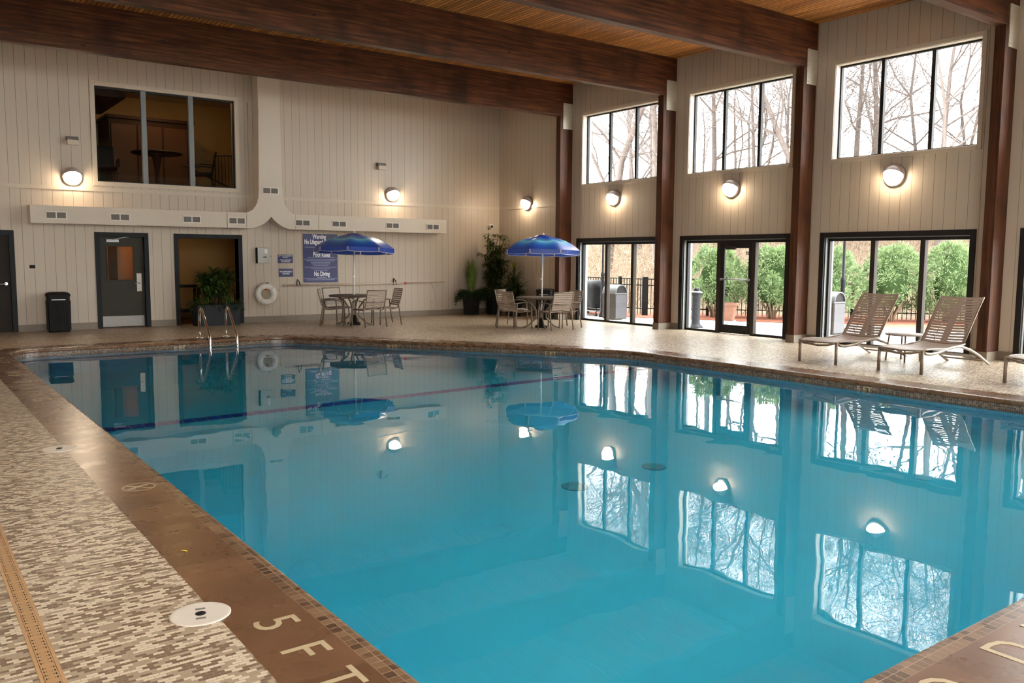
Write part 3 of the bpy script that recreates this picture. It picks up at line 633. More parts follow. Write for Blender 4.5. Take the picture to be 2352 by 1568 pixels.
# ------------------------------------------------------------------ loft window and rooms behind the back wall
wn += 1
t = thing('window_%d' % wn, 'wide three-pane indoor window high on the far wall, looking into a loft room', 'window', (0, 0, 0), 0, None, 'structure')
x0, x1, z0, z1 = LOFT; e = 0.10
mb = MB(); mb.box((x0 - e, -0.02, z0 - e), (x0, 0, z1 + e)); mb.box((x1, -0.02, z0 - e), (x1 + e, 0, z1 + e)); mb.box((x0, -0.02, z1), (x1, 0, z1 + e)); mb.box((x0, -0.02, z0 - e), (x1, 0, z0)); mb.build('trim_surround', M['beige'], t, None, 0.004)
mb = MB(); mb.box((x0, 0.05, z0), (x0 + 0.025, 0.13, z1)); mb.box((x1 - 0.025, 0.05, z0), (x1, 0.13, z1)); mb.box((x0, 0.05, z1 - 0.045), (x1, 0.13, z1)); mb.box((x0, 0.05, z0), (x1, 0.13, z0 + 0.03)); mb.build('frame', M['bronze'], t)
for q in (-10.03, -8.975): MB().box((q - 0.055, 0.03, z0), (q + 0.055, 0.14, z1)).build('mullion', M['jamb'], t, None, 0.003)
for s0, s1 in ((x0 + 0.025, -10.085), (-9.975, -9.03), (-8.92, x1 - 0.025)): MB().box((s0, 0.085, z0 + 0.03), (s1, 0.093, z1 - 0.045)).build('pane', M['glass'], t)
LX0, LX1, LY1, LZ0, LZ1 = -12.2, -6.4, 4.6, 3.22, 6.0
mb = MB(); mb.box((LX0, LY1, LZ0), (LX1, LY1 + 0.1, LZ1)); mb.box((LX0 - 0.1, 0.25, LZ0), (LX0, LY1 + 0.1, LZ1)); mb.box((LX1, 0.25, LZ0), (LX1 + 0.1, LY1 + 0.1, LZ1))
tag(mb.build('wall_loft', M['ochre']), 'ochre painted walls of the loft room behind the high indoor window', 'wall', kind='structure')
tag(MB().box((LX0 - 0.1, 0.25, LZ1), (LX1 + 0.1, LY1 + 0.1, LZ1 + 0.1)).build('ceiling_loft', M['beige']), 'pale ceiling of the loft room behind the high window', 'ceiling', kind='structure')
tag(MB().box((LX0 - 0.1, 0.25, LZ0 - 0.1), (LX1 + 0.1, LY1 + 0.1, LZ0)).build('floor_loft', M['brownfloor']), 'dark floor of the loft room behind the high window', 'floor', kind='structure')
c = thing('wall_cabinet', 'tall dark wooden cabinet wall with doors at the back of the loft room', 'cabinet', (-9.6, 3.2, LZ0))
MB().box((-0.55, 0, 0), (1.55, 1.35, 2.0)).build('body', M['darkwood'], c); MB().box((-0.6, -0.04, 2.0), (1.6, 1.35, 2.08)).build('cornice', M['darkwood'], c)
for q in (-0.5, 0.15, 0.8): MB().box((q, -0.02, 0.1), (q + 0.6, 0, 1.85)).build('door', M['brownfloor'], c, None, 0.004)
c = thing('shelf_unit', 'dark shelving along the left side of the loft room', 'shelf', (-11.6, 1.4, LZ0))
for q in (0, 1.2, 2.4): MB().box((-0.5, q, 0), (0.0, q + 0.05, 1.9)).build('upright', M['darkwood'], c)
for zz in (0.05, 0.5, 0.95, 1.4, 1.87): MB().box((-0.5, 0, zz), (0.0, 2.45, zz + 0.04)).build('shelf', M['darkwood'], c)
tag(MB().box((-12.2, 0.3, 5.25), (-10.35, 3.1, 6.0)).build('soffit', M['darkwood']), 'dark lowered soffit at the upper left inside the loft room', 'soffit', kind='structure')
c = thing('round_table', 'round dark pedestal table behind the middle loft window pane', 'table', (-9.45, 1.35, LZ0))
MB().lathe([(0.0, 0.93), (0.58, 0.93), (0.6, 0.95), (0.58, 0.97), (0, 0.97)], (0, 0, 0), 28).build('tabletop', M['darkwood'], c); MB().lathe([(0.28, 0.0), (0.28, 0.03), (0.06, 0.07), (0.05, 0.5), (0.12, 0.88), (0.3, 0.93)], (0, 0, 0), 16).build('pedestal', M['darkwood'], c)
def office_chair(loc, rz, label):
    c = thing('armchair', label, 'chair', loc, rz)
    MB().box((-0.25, -0.24, 0.42), (0.25, 0.26, 0.5)).build('seat', M['black'], c, None, 0.02)
    MB().obox((0, -0.27, 0.76), (0.46, 0, 0), (0, 0.05, 0.01), (0, -0.10, 0.5)).build('backrest', M['black'], c, None, 0.02)
    for s in (-1, 1):
        MB().tube([(s * 0.27, -0.22, 0.48), (s * 0.29, -0.25, 0.66), (s * 0.29, 0.02, 0.69), (s * 0.29, 0.18, 0.66), (s * 0.27, 0.2, 0.48)], 0.017, 6).build('armrest', M['black'], c)
        for q in (-1, 1): MB().tube([(s * 0.22, 0.2 * q, 0.44), (s * 0.26, 0.27 * q, 0)], 0.014, 6).build('leg', M['black'], c)
office_chair((-8.5, 0.85, LZ0), R_(75), 'black office armchair standing behind the right loft window pane')
office_chair((-10.75, 0.8, LZ0), R_(175), 'black armchair with its back close to the left loft window pane')
c = thing('stair_railing', 'black metal stair railing at the right end of the loft window', 'railing', (-8.05, 1.3, LZ0))
MB().tube([(0, 0, 1.0), (0.9, 0.1, 1.05)], 0.018, 6).build('rail', M['black'], c); MB().tube([(0, 0, 0.1), (0.9, 0.1, 0.1)], 0.015, 6).build('rail', M['black'], c)
for q in range(11): MB().tube([(q * 0.09, q * 0.01, 0.0 if q == 0 else 0.1), (q * 0.09, q * 0.01, 1.0 + 0.0055 * q)], 0.016 if q == 0 else 0.009, 6).build('baluster', M['black'], c)
MB().tube([(-0.7, 0.35, 0.75), (0.9, 0.35, 0.05)], 0.018, 6).build('handrail', M['black'], c)
def ceiling_lamp(loc, label, st, r=0.14):
    c = thing('ceiling_lamp', label, 'lamp', loc)
    MB().lathe([(r * 1.05, 0.0), (r * 1.05, -0.02), (r, -0.03)], (0, 0, 0), 20).build('rim', M['white'], c)
    MB().lathe([(r, -0.028), (r * 0.8, -0.055), (r * 0.4, -0.07), (0.001, -0.075)], (0, 0, 0), 20).build('lamp_shade', emit('warm_glow_%s' % label[:6], (1, 0.62, 0.25), st), c)
ceiling_lamp((-9.0, 2.2, LZ1), 'warm round ceiling lamp inside the loft room', 38.0)  # lamp added above the view through the window to light the loft
# lower room behind the open doorway
mb = MB(); BX0, BX1, BY1 = -9.48, -5.9, 2.7
mb.box((BX0, BY1, 0), (BX1, BY1 + 0.1, 2.6)); mb.box((BX0 - 0.1, 0.25, 0), (BX0, BY1 + 0.1, 2.6)); mb.box((BX1, 0.25, 0), (BX1 + 0.1, BY1 + 0.1, 2.6))
tag(mb.build('wall_corridor', M['ochre']), 'ochre painted walls inside the room behind the open doorway', 'wall', kind='structure')
tag(MB().box((BX0 - 0.1, 0.25, 2.6), (BX1 + 0.1, BY1 + 0.1, 2.7)).build('ceiling_corridor', M['beige']), 'ceiling of the room behind the open doorway', 'ceiling', kind='structure')
tag(MB().box((BX0 - 0.1, 0.25, -0.1), (BX1 + 0.1, BY1 + 0.1, 0.0)).build('floor_corridor', M['brownfloor']), 'brown wooden floor seen through the open doorway', 'floor', kind='structure')
ceiling_lamp((-9.3, 1.5, 2.6), 'round ceiling lamp hidden above the open doorway', 6.0)
c = thing('side_bench', 'small dark bench table just inside the open doorway', 'bench', (-8.85, 2.1, 0))
MB().box((-0.45, -0.22, 0.84), (0.5, 0.22, 0.9)).build('top', M['black'], c, None, 0.005); MB().box((-0.45, -0.2, 0.18), (0.5, 0.2, 0.26)).build('shelf', M['black'], c, None, 0.005)
for s in (-0.42, 0.47):
    for q in (-0.18, 0.18): MB().box((s - 0.025, q - 0.025, 0), (s + 0.025, q + 0.025, 0.86)).build('leg', M['black'], c)

# ------------------------------------------------------------------ doors of the back wall
def door_frame(mb, h, e=0.10):
    a, b, z0, z1 = h
    mb.box((a - e, -0.03, 0), (a, 0.25, z1 + e)); mb.box((b, -0.03, 0), (b + e, 0.25, z1 + e)); mb.box((a, -0.03, z1), (b, 0.25, z1 + e))
d = thing('door_1', 'dark door with lever at the far left end of the wall', 'door', (0, 0, 0), 0, None, 'structure')
mb = MB(); door_frame(mb, DOOR1); mb.build('frame', M['frameblue'], d, None, 0.004)
MB().box((DOOR1[0], 0.06, 0.0), (DOOR1[1], 0.24, DOOR1[3])).build('leaf', plain('dark_door_brown', (0.020, 0.014, 0.010), 0.5, spec=0.15), d)
mb = MB(); mb.tube([(-12.93, 0.06, 1.04), (-12.93, 0.03, 1.04)], 0.032, 10); mb.tube([(-12.93, 0.02, 1.04), (-13.06, 0.02, 1.03)], 0.012, 8); mb.build('handle', M['chrome'], d)
d = thing('door_2', 'charcoal steel door with orange window and kick plate', 'door', (0, 0, 0), 0, None, 'structure')
mb = MB(); door_frame(mb, DOOR2); mb.build('frame', M['frameblue'], d, None, 0.004)
a, b = DOOR2[:2]; wx0, wx1, wz0, wz1 = -10.93, -10.36, 1.10, 1.86
mb = MB(); mb.box((a, 0.07, 0.01), (wx0, 0.115, 2.08)); mb.box((wx1, 0.07, 0.01), (b, 0.115, 2.08)); mb.box((wx0, 0.07, 0.01), (wx1, 0.115, wz0)); mb.box((wx0, 0.07, wz1), (wx1, 0.115, 2.08)); mb.build('leaf', M['doorgrey'], d)
f = MB(); f.box((wx0 - 0.02, 0.06, wz0 - 0.02), (wx0 + 0.012, 0.075, wz1 + 0.02)); f.box((wx1 - 0.012, 0.06, wz0 - 0.02), (wx1 + 0.02, 0.075, wz1 + 0.02)); f.box((wx0, 0.06, wz0 - 0.02), (wx1, 0.075, wz0)); f.box((wx0, 0.06, wz1), (wx1, 0.075, wz1 + 0.02)); f.build('window_frame', M['alu'], d)
MB().box((wx0, 0.09, wz0), (wx1, 0.098, wz1)).build('pane', M['glass'], d)
MB().box((a + 0.02, 0.062, 0.03), (b - 0.03, 0.07, 0.27)).build('kick_plate', M['kick'], d)
MB().box((-10.31, 0.055, 0.83), (-10.20, 0.07, 1.25)).build('lock_plate', M['chrome'], d, None, 0.004)
mb = MB(); mb.tube([(-10.25, 0.055, 1.02), (-10.25, 0.01, 1.02), (-10.36, 0.005, 1.015)], 0.012, 8); mb.build('handle', M['chrome'], d)
mb = MB(); mb.box((-10.93, 0.02, 1.96), (-10.67, 0.07, 2.02)); mb.tube([(-10.8, 0.03, 2.02), (-10.55, -0.05, 2.07), (-10.45, 0.03, 2.085)], 0.012, 6); mb.build('door_closer', M['silver'], d)
# little corridor behind the door window
mb = MB(); mb.box((-11.2, 1.2, 0), (-9.6, 1.25, 2.5)); mb.box((-11.25, 0.25, 0), (-11.2, 1.25, 2.5)); mb.box((-9.65, 0.25, 0), (-9.6, 1.2, 2.5)); mb.box((-11.25, 0.25, 2.5), (-9.6, 1.25, 2.55)); mb.box((-11.25, 0.25, -0.05), (-9.6, 1.25, 0))
tag(mb.build('wall_passage', M['orange']), 'orange passage wall seen through the window of the charcoal door', 'wall', kind='structure')
tag(MB().box((-10.70, 0.95, 0.0), (-10.53, 1.12, 2.2)).build('passage_post', M['darkwood']), 'dark upright post seen through the charcoal door window', 'post')
ceiling_lamp((-10.75, 0.55, 2.5), 'small lamp hidden in the passage behind the charcoal door', 30.0, 0.09)  # hidden lamp added to brighten the orange passage
d = thing('door_3', 'dark doorway frame standing open behind the long planter', 'doorway', (0, 0, 0), 0, None, 'structure')
mb = MB(); door_frame(mb, DOOR3); mb.build('frame', M['frameblue'], d, None, 0.004)

# ------------------------------------------------------------------ air duct
du = thing('air_duct', 'beige wall duct shaped like an upside-down T with two curved arms', 'duct')
D = -0.40
def arc(cx, cz, r, a0, a1, n=10, sx=1.0): return [(cx + sx * r * math.cos(R_(a0 + (a1 - a0) * i / n)), cz + r * math.sin(R_(a0 + (a1 - a0) * i / n))) for i in range(n + 1)]
# T piece outline in x-z, counter-clockwise
CX = -7.23; zt, zb = 2.715, 2.335
left = [(CX - 0.30, 3.34), (CX - 0.31, 3.2)] + [(CX - 0.31 - 0.31 * (1 - math.cos(R_(a))), 3.2 - 0.47 * math.sin(R_(a))) for a in (15, 30, 45, 60, 75, 90)]
left = left[:-1] + [(CX - 0.62, zt)]
lower = [(CX - 0.62, zb), (CX - 0.45, zb + 0.012), (CX - 0.30, zb + 0.06), (CX - 0.17, zb + 0.135), (CX - 0.07, zb + 0.22), (CX, zb + 0.30)]
half = left + lower
right = [(2 * CX - x, z) for x, z in half[:-1]][::-1]
MB().prism((half + right), 'y', D, 0.0).build('elbow_tee', M['duct'], du, None, 0.003)
MB().prism([(CX - 0.27, 5.1), (CX - 0.30, 3.34), (CX + 0.30, 3.34), (CX + 0.27, 5.1)], 'y', D, 0.0).build('riser', M['duct'], du, None, 0.003)
mb = MB(); mb.quadgrid([[(CX - 0.27, D, 5.1), (CX + 0.27, D, 5.1), (CX + 0.27, 0, 5.1), (CX - 0.27, 0, 5.1)], [(CX - 0.26, D + 0.05, 5.9), (CX + 0.30, D + 0.05, 5.9), (CX + 0.30, 0, 5.9), (CX - 0.26, 0, 5.9)], [(CX - 0.26, D + 0.05, 6.25), (CX + 0.30, D + 0.05, 6.25), (CX + 0.30, 0, 6.25), (CX - 0.26, 0, 6.25)]], True, False); mb.build('upper_riser', M['duct'], du)
for s0, s1 in ((-12.47, -8.33), (-8.32, CX - 0.625), (CX + 0.625, -5.99), (-5.98, -2.14)): MB().box((s0, D, zb), (s1, 0.0, zt)).build('run', M['duct'], du, None, 0.004)
def vent(x, z):
    f = MB(); w_, h_ = 0.21, 0.082
    f.box((x - w_, D - 0.012, z + h_ - 0.02), (x + w_, D, z + h_)); f.box((x - w_, D - 0.012, z - h_), (x + w_, D, z - h_ + 0.02)); f.box((x - w_, D - 0.012, z - h_), (x - w_ + 0.025, D, z + h_)); f.box((x + w_ - 0.025, D - 0.012, z - h_), (x + w_, D, z + h_)); f.box((x - 0.012, D - 0.012, z - h_), (x + 0.012, D, z + h_))
    o = f.build('vent_frame', M['ventframe'], du)
    q = MB()
    for s in (-1, 1):
        xa = x + s * 0.1 - 0.088; q.box((xa, D - 0.003, z - h_ + 0.018), (xa + 0.176, D - 0.0005, z + h_ - 0.018))
        for i in range(9): q.box((xa + 0.018 * i + 0.012, D - 0.008, z - h_ + 0.018), (xa + 0.018 * i + 0.016, D - 0.001, z + h_ - 0.018))
    q.build('louvre', M['grille'], o)
for x in (-11.98, -10.71, -9.15, -8.09, -6.42, -5.42, -3.85, -2.58): vent(x, 2.508)
vent(-7.24, 3.27)

# ------------------------------------------------------------------ wall lamps
def make_sconce():
    c = thing('wall_lamp', '', 'lamp', (0, 0, 0), 0, 'round wall lamps')
    MB().lathe([(0.205, 0.0), (0.205, 0.045), (0.19, 0.06), (0.001, 0.06)], (0, 0, 0), 28).build('backplate', M['hood'], c).rotation_euler = (PI / 2, 0, 0)
    r, dep = 0.178, 0.17
    def cap(lat0, lat1, grow, n=10, m=22):
        rows = []
        for i in range(n + 1):
            th = lat0 + (lat1 - lat0) * i / n
            row = []
            for j in range(m + 1):
                ph = PI * j / m
                x = math.cos(ph); zz = math.cos(th) * math.sin(ph); yy = -math.sin(th) * math.sin(ph)
                row.append((x * (r + grow), -0.05 + yy * (dep + grow), zz * (r + grow)))
            rows.append(row)
        return rows
    MB().quadgrid(cap(R_(58), PI, 0.0)).build('diffuser', M['glow'], c)
    MB().quadgrid(cap(0, R_(60), 0.008)).build('hood', M['hood'], c)
    return c
sc0 = make_sconce()
spots = [(-11.58, -0.0, 3.38, 0, 'glowing round wall lamp left of the loft window'), (-3.65, 0, 3.38, 0, 'glowing round wall lamp on the far wall above the right duct arm'),
         (0, -1.41, 3.23, -PI / 2, 'glowing round wall lamp between the room corner and the first post'), (0, -5.03, 3.19, -PI / 2, 'glowing round wall lamp under the high window of the first bay'),
         (0, -8.75, 3.20, -PI / 2, 'glowing round wall lamp above the glass patio door'), (0, -12.47, 3.20, -PI / 2, 'glowing round wall lamp above the two loungers'), (0, -16.2, 3.2, -PI / 2, 'glowing round wall lamp in the fourth window bay'), (0, -19.9, 3.2, -PI / 2, 'glowing round wall lamp in the fifth window bay')]
for y in (-3.5, -8.5, -13.5, -18.5, -22.5): spots.append((XL, y, 3.3, PI / 2, 'glowing round wall lamp added on the unseen left wall, %s from the far corner' % {-3.5: 'first', -8.5: 'second', -13.5: 'third', -18.5: 'fourth', -22.5: 'fifth'}[y]))  # unseen lamps added along the left wall to raise the room light
for x in (-17.2, -13.7, -6.9, -3.5): spots.append((x, YF, 3.3, PI, 'glowing round wall lamp added on the unseen near wall, %s of four' % {-17.2: 'first', -13.7: 'second', -6.9: 'third', -3.5: 'fourth'}[x]))  # more lamps added behind the camera for brightness
for i, (x, y, z, a, lb) in enumerate(spots):
    o = sc0 if i == 0 else dup(sc0, (x, y, z), a)
    o.location = (x, y, z); o.rotation_euler = (0, 0, a); o['label'] = lb

# ------------------------------------------------------------------ things on the back wall
def board(name, label, x0, x1, z0, z1):
    c = thing(name, label, 'sign', ((x0 + x1) / 2, -0.004, (z0 + z1) / 2))
    MB().box((-(x1 - x0) / 2, -0.012, -(z1 - z0) / 2), ((x1 - x0) / 2, 0.0, (z1 - z0) / 2)).build('board', M['navy'], c, None, 0.004); return c
def wtxt(par, body, x, z, size, bold=0.0, sx=0.82): text_mesh('lettering', body, size, M['text'], par, Matrix.Translation((x, -0.0135, z)) @ Matrix.Rotation(PI / 2, 4, 'X'), 0.001, bold, sx)
s = board('pool_rules_sign', 'large navy pool rules sign partly behind the umbrella', -6.26, -5.30, 0.985, 2.25)
zz = lambda v: (595 - v) * 0.01147 - 0.0
wtxt(s, 'Warning', -0.03, zz(546.5), 0.165, 0.005, 0.64); wtxt(s, 'No Lifeguard On Duty', 0.0, zz(558.5), 0.165, 0.005, 0.585); wtxt(s, 'Pool Rules', 0.03, zz(587), 0.165, 0.005, 0.68); wtxt(s, 'No Diving', 0.03, zz(631), 0.165, 0.005, 0.64)
mb = MB()
for v, wd, cx in ((570, 0.86, 0), (593.4, 0.76, 0.02), (597.2, 0.92, 0), (600.7, 0.78, 0.0), (604.4, 0.56, 0.0), (608, 0.52, 0.0), (611.6, 0.42, 0.0), (615.4, 0.88, 0), (618.9, 0.54, 0), (622.4, 0.38, 0), (638.6, 0.25, 0.02), (641, 0.92, 0), (644, 0.78, 0)):
    mb.box((cx - wd / 2, -0.0135, zz(v) - 0.0075), (cx + wd / 2, -0.011, zz(v) + 0.0075))
mb.build('text_lines', plain('pale_text_line', (0.30, 0.31, 0.48), 0.5), s)
s = board('notice_sign', 'small navy notice sign, upper of the two beside the phone box', -6.937, -6.543, 1.492, 1.705)
wtxt(s, 'LIFT TO CONNECT', 0, 0.076, 0.047, 0.001, 0.9); wtxt(s, 'DIAL 911', 0, 0.037, 0.042, 0.001, 0.9); wtxt(s, 'WHEN LIGHTED IS', 0, -0.032, 0.042, 0.001, 0.85); wtxt(s, 'POLICE OFFICER', 0, -0.074, 0.040, 0.001, 0.8)
s = board('emergency_sign', 'small navy emergency use sign, lower of the two beside the phone box', -6.922, -6.539, 1.139, 1.346)
wtxt(s, 'FOR EMERGENCY', 0, 0.028, 0.052, 0.0015, 0.82); wtxt(s, 'USE ONLY', 0, -0.026, 0.052, 0.0015, 0.82)
c = thing('emergency_phone', 'grey steel emergency phone box mounted on the far wall', 'phone', (-7.34, 0, 1.68))
MB().box((-0.165, -0.10, -0.19), (0.165, 0, 0.19)).build('housing', M['phone'], c, None, 0.006); MB().box((-0.17, -0.105, -0.195), (-0.15, 0.0, 0.195)).build('hinge_edge', M['black'], c)
MB().box((-0.10, -0.108, 0.03), (-0.01, -0.10, 0.155)).build('window_panel', M['silver'], c); MB().box((0.02, -0.108, 0.05), (0.10, -0.10, 0.16)).build('label_plate', M['offwhite'], c)
MB().tube([(0.165, -0.05, -0.01), (0.21, -0.06, -0.01)], 0.022, 8).build('latch', M['silver'], c)
mb = MB(); mb.sphere((0.01, -0.10, -0.04), 0.016, 8, 6); mb.sphere((0.055, -0.10, -0.04), 0.016, 8, 6); mb.build('button', M['black'], c)
# life ring
c = thing('life_ring', 'white life ring hanging on the far wall right of the doorway', 'life ring', (-7.297, -0.09, 0.715))
rows = []
for i in range(37):
    a = 2 * PI * i / 36; rows.append([((0.205 + 0.078 * math.cos(2 * PI * j / 14)) * math.cos(a), 0.078 * math.sin(2 * PI * j / 14), (0.205 + 0.078 * math.cos(2 * PI * j / 14)) * math.sin(a)) for j in range(14)])
MB().quadgrid(rows, True).build('ring', M['offwhite'], c)
for k in range(4):
    a = PI / 4 + k * PI / 2; MB().tube([((0.205 + 0.081 * math.cos(q)) * math.cos(a), 0.081 * math.sin(q), (0.205 + 0.081 * math.cos(q)) * math.sin(a)) for q in [2 * PI * j / 14 for j in range(15)]], 0.012, 6).build('band', M['white'], c)
pts = []
for i in range(25):
    a = R_(20 - 200 * i / 24); sag = 0.05 * abs(math.sin(2 * (a + PI / 4 + 0.0))); pts.append(((0.30 + sag) * math.cos(a), -0.03, (0.30 + sag) * math.sin(a)))
MB().tube(pts, 0.009, 6).build('grab_rope', M['rope'], c)
MB().box((-0.03, -0.085, 0.266), (0.05, -0.078, 0.285)).build('printed_mark', M['black'], c)
c = thing('rope_hook', 'wooden peg with coiled rescue rope inside the life ring', 'hook', (-7.29, 0, 0.80))
MB().tube([(0, 0, 0.02), (0, -0.16, 0.03)], 0.018, 8).build('peg', M['red'], c)
m2 = MB()
for k in range(5): m2.tube([(-0.05 + k * 0.022, -0.03 - 0.012 * (k % 2), 0.02), (-0.07 + k * 0.032, -0.035, -0.1), (-0.06 + k * 0.028, -0.03, -0.2)], 0.012, 6)
m2.build('rope', M['rope'], c)
# reach pole
c = thing('reach_pole', 'long tan rescue pole resting on two black wall hooks', 'pole', (-6.83, -0.07, 0.9))
MB().tube([(0.06, 0, 0.02), (3.6, 0, 0.035)], 0.024, 8).build('shaft', M['poletan'], c); MB().tube([(3.5, 0, 0.035), (4.85, 0, 0.06)], 0.017, 8).build('thin_shaft', M['poletan'], c)
MB().tube([(0.0, 0, 0.018), (0.07, 0, 0.02)], 0.03, 8).build('end_cap', M['silver'], c); MB().tube([(3.5, 0, 0.034), (3.58, 0, 0.035)], 0.028, 8).build('red_band', M['red'], c)
MB().tube([(4.4, 0.03, 0.04), (4.52, 0.05, -0.15), (4.56, 0.05, -0.4), (4.47, 0.05, -0.55), (4.4, 0.04, -0.5)], 0.006, 6).build('hook_wire', M['silver'], c)
for x, lb in ((-6.43, 'black wall hook below the small notice signs'), (-3.62, 'black wall hook right of the umbrella on the far wall')):
    tag(MB().tube([(x - 0.045, -0.09, 0.9), (x - 0.035, -0.06, 1.0), (x, -0.01, 1.07), (x + 0.035, -0.06, 1.0), (x + 0.045, -0.09, 0.9)], 0.014, 6).build('wall_hook', M['black']), lb, 'hook', 'pole hooks')
# small alarm boxes
for x, z, lb in ((-11.55, 4.15, 'small pale alarm box left of the loft window'), (-4.0, 4.11, 'small pale alarm box high on the far wall right of the duct')):
    c = thing('alarm_box', lb, 'alarm', (x, 0, z), 0, 'alarm boxes high on the far wall')
    MB().prism([(-0.12, 0.0), (-0.10, 0.09), (-0.0, 0.09), (0, 0.0)], 'x', -0.12, 0.12).build('top_cap', M['grille'], c); MB().box((-0.11, -0.13, -0.09), (0.11, 0, 0.02)).build('body', M['beige'], c, None, 0.008); MB().box((-0.14, -0.02, -0.03), (0.14, 0, 0.0)).build('bracket', M['beige'], c)
c = thing('security_camera', 'white dome security camera near the room corner', 'camera', (-0.36, 0, 2.6))
MB().lathe([(0.055, 0.0), (0.055, 0.05), (0.001, 0.06)], (0, 0, 0), 16).build('mount', M['white'], c).rotation_euler = (PI / 2, 0, 0); MB().sphere((0, -0.085, 0), 0.06, 16, 10).build('dome', M['white'], c); MB().sphere((-0.008, -0.125, -0.01), 0.038, 12, 8).build('lens', M['black'], c)
c = thing('call_button', 'small black call button on the wall above the black bin', 'button', (-12.43, 0, 1.405))
MB().box((-0.055, -0.02, -0.035), (0.055, 0, 0.035)).build('plate', M['black'], c, None, 0.012); MB().tube([(0, -0.02, 0), (0, -0.028, 0)], 0.016, 10).build('button', M['bronze'], c)

# ------------------------------------------------------------------ slatted bins
def make_bin(label, loc, rz, wd, dp, h, fl=0.0):
    c = thing('waste_bin', label, 'bin', loc, rz)
    m2 = MB(); r = 0.05
    pl = outline([(-wd / 2, -dp / 2, r), (wd / 2, -dp / 2, r), (wd / 2, dp / 2, r), (-wd / 2, dp / 2, r)], 0.02)
    m2.quadgrid([[(p.x * k, p.y * k, z) for p in pl] for k, z in ((0.92, 0.0), (0.96, 0.03), (1.0, h - 0.09))], True, False, True); m2.build('body', M['black'], c)
    sl = MB(); n = 11
    for i in range(n):
        x = -wd / 2 + 0.04 + (wd - 0.08) * i / (n - 1); sl.obox((x * 0.98, -dp / 2 * 0.985, (h - 0.2) / 2 + 0.03), (0.024, 0, 0), (0, 0.02, 0), (0, -0.008, h - 0.22)); sl.obox((x * 0.98, dp / 2 * 0.985, (h - 0.2) / 2 + 0.03), (0.024, 0, 0), (0, 0.02, 0), (0, 0.008, h - 0.22))
        y = -dp / 2 + 0.04 + (dp - 0.08) * i / (n - 1)
        for s in (-1, 1): sl.obox((s * wd / 2 * 0.985, y * 0.98, (h - 0.2) / 2 + 0.03), (0.02, 0, 0), (0, 0.022, 0), (s * 0.008, 0, h - 0.22))
    sl.build('slats', M['black'], c)
    m2 = MB(); m2.quadgrid([[(p.x * k, p.y * k, z) for p in pl] for k, z in ((1.06, h - 0.09), (1.06, h - 0.05), (0.98, h - 0.02), (0.7, h), (0.02, h + 0.005))], True, False, True); m2.build('lid', M['black'], c)
    MB().box((-wd * 0.3, -dp / 2 - 0.006, h - 0.165), (wd * 0.3, -dp / 2 + 0.01, h - 0.15)).build('handle_slot', M['silver'], c)
make_bin('black slatted bin standing between the two left doors', (-12.02, -0.36, 0), R_(-4), 0.44, 0.42, 0.86)
make_bin('dark ribbed bin by the first post behind the right table', (-0.62, -3.02, 0), R_(-50), 0.42, 0.42, 0.84)

# ------------------------------------------------------------------ pool ladder
c = thing('pool_ladder', 'stainless pool ladder with two curved rails at the far edge', 'ladder', (0, 0, 0))
for x in (-9.92, -9.37):
    y0 = -3.43 if x < -9.6 else -3.38
    pts = [(x, y0, 0.0), (x, y0, 0.5)] + [(x, y0 - 0.12 + 0.12 * math.cos(R_(a)), 0.5 + 0.12 * math.sin(R_(a))) for a in (30, 60, 90, 120, 150)]
    pts = [(x, y0, 0.0), (x, y0, 0.44), (x, y0 - 0.02, 0.52), (x, y0 - 0.06, 0.58), (x, y0 - 0.12, 0.605), (x, y0 - 0.185, 0.585), (x, y0 - 0.235, 0.54), (x, y0 - 0.62, 0.10), (x, y0 - 0.665, 0.03), (x, y0 - 0.68, -0.06), (x, y0 - 0.68, -1.3)]
    MB().tube(pts, 0.024, 12).build('rail', M['stainless'], c)
    MB().lathe([(0.075, 0.0), (0.07, 0.012), (0.03, 0.025)], (x, y0, 0), 18).build('escutcheon', M['stainless'], c)
for z in (-0.105, -0.40, -0.70): MB().box((-9.92, -4.14, z - 0.015), (-9.37, -4.055, z + 0.015)).build('step', M['stainless'], c, None, 0.01)

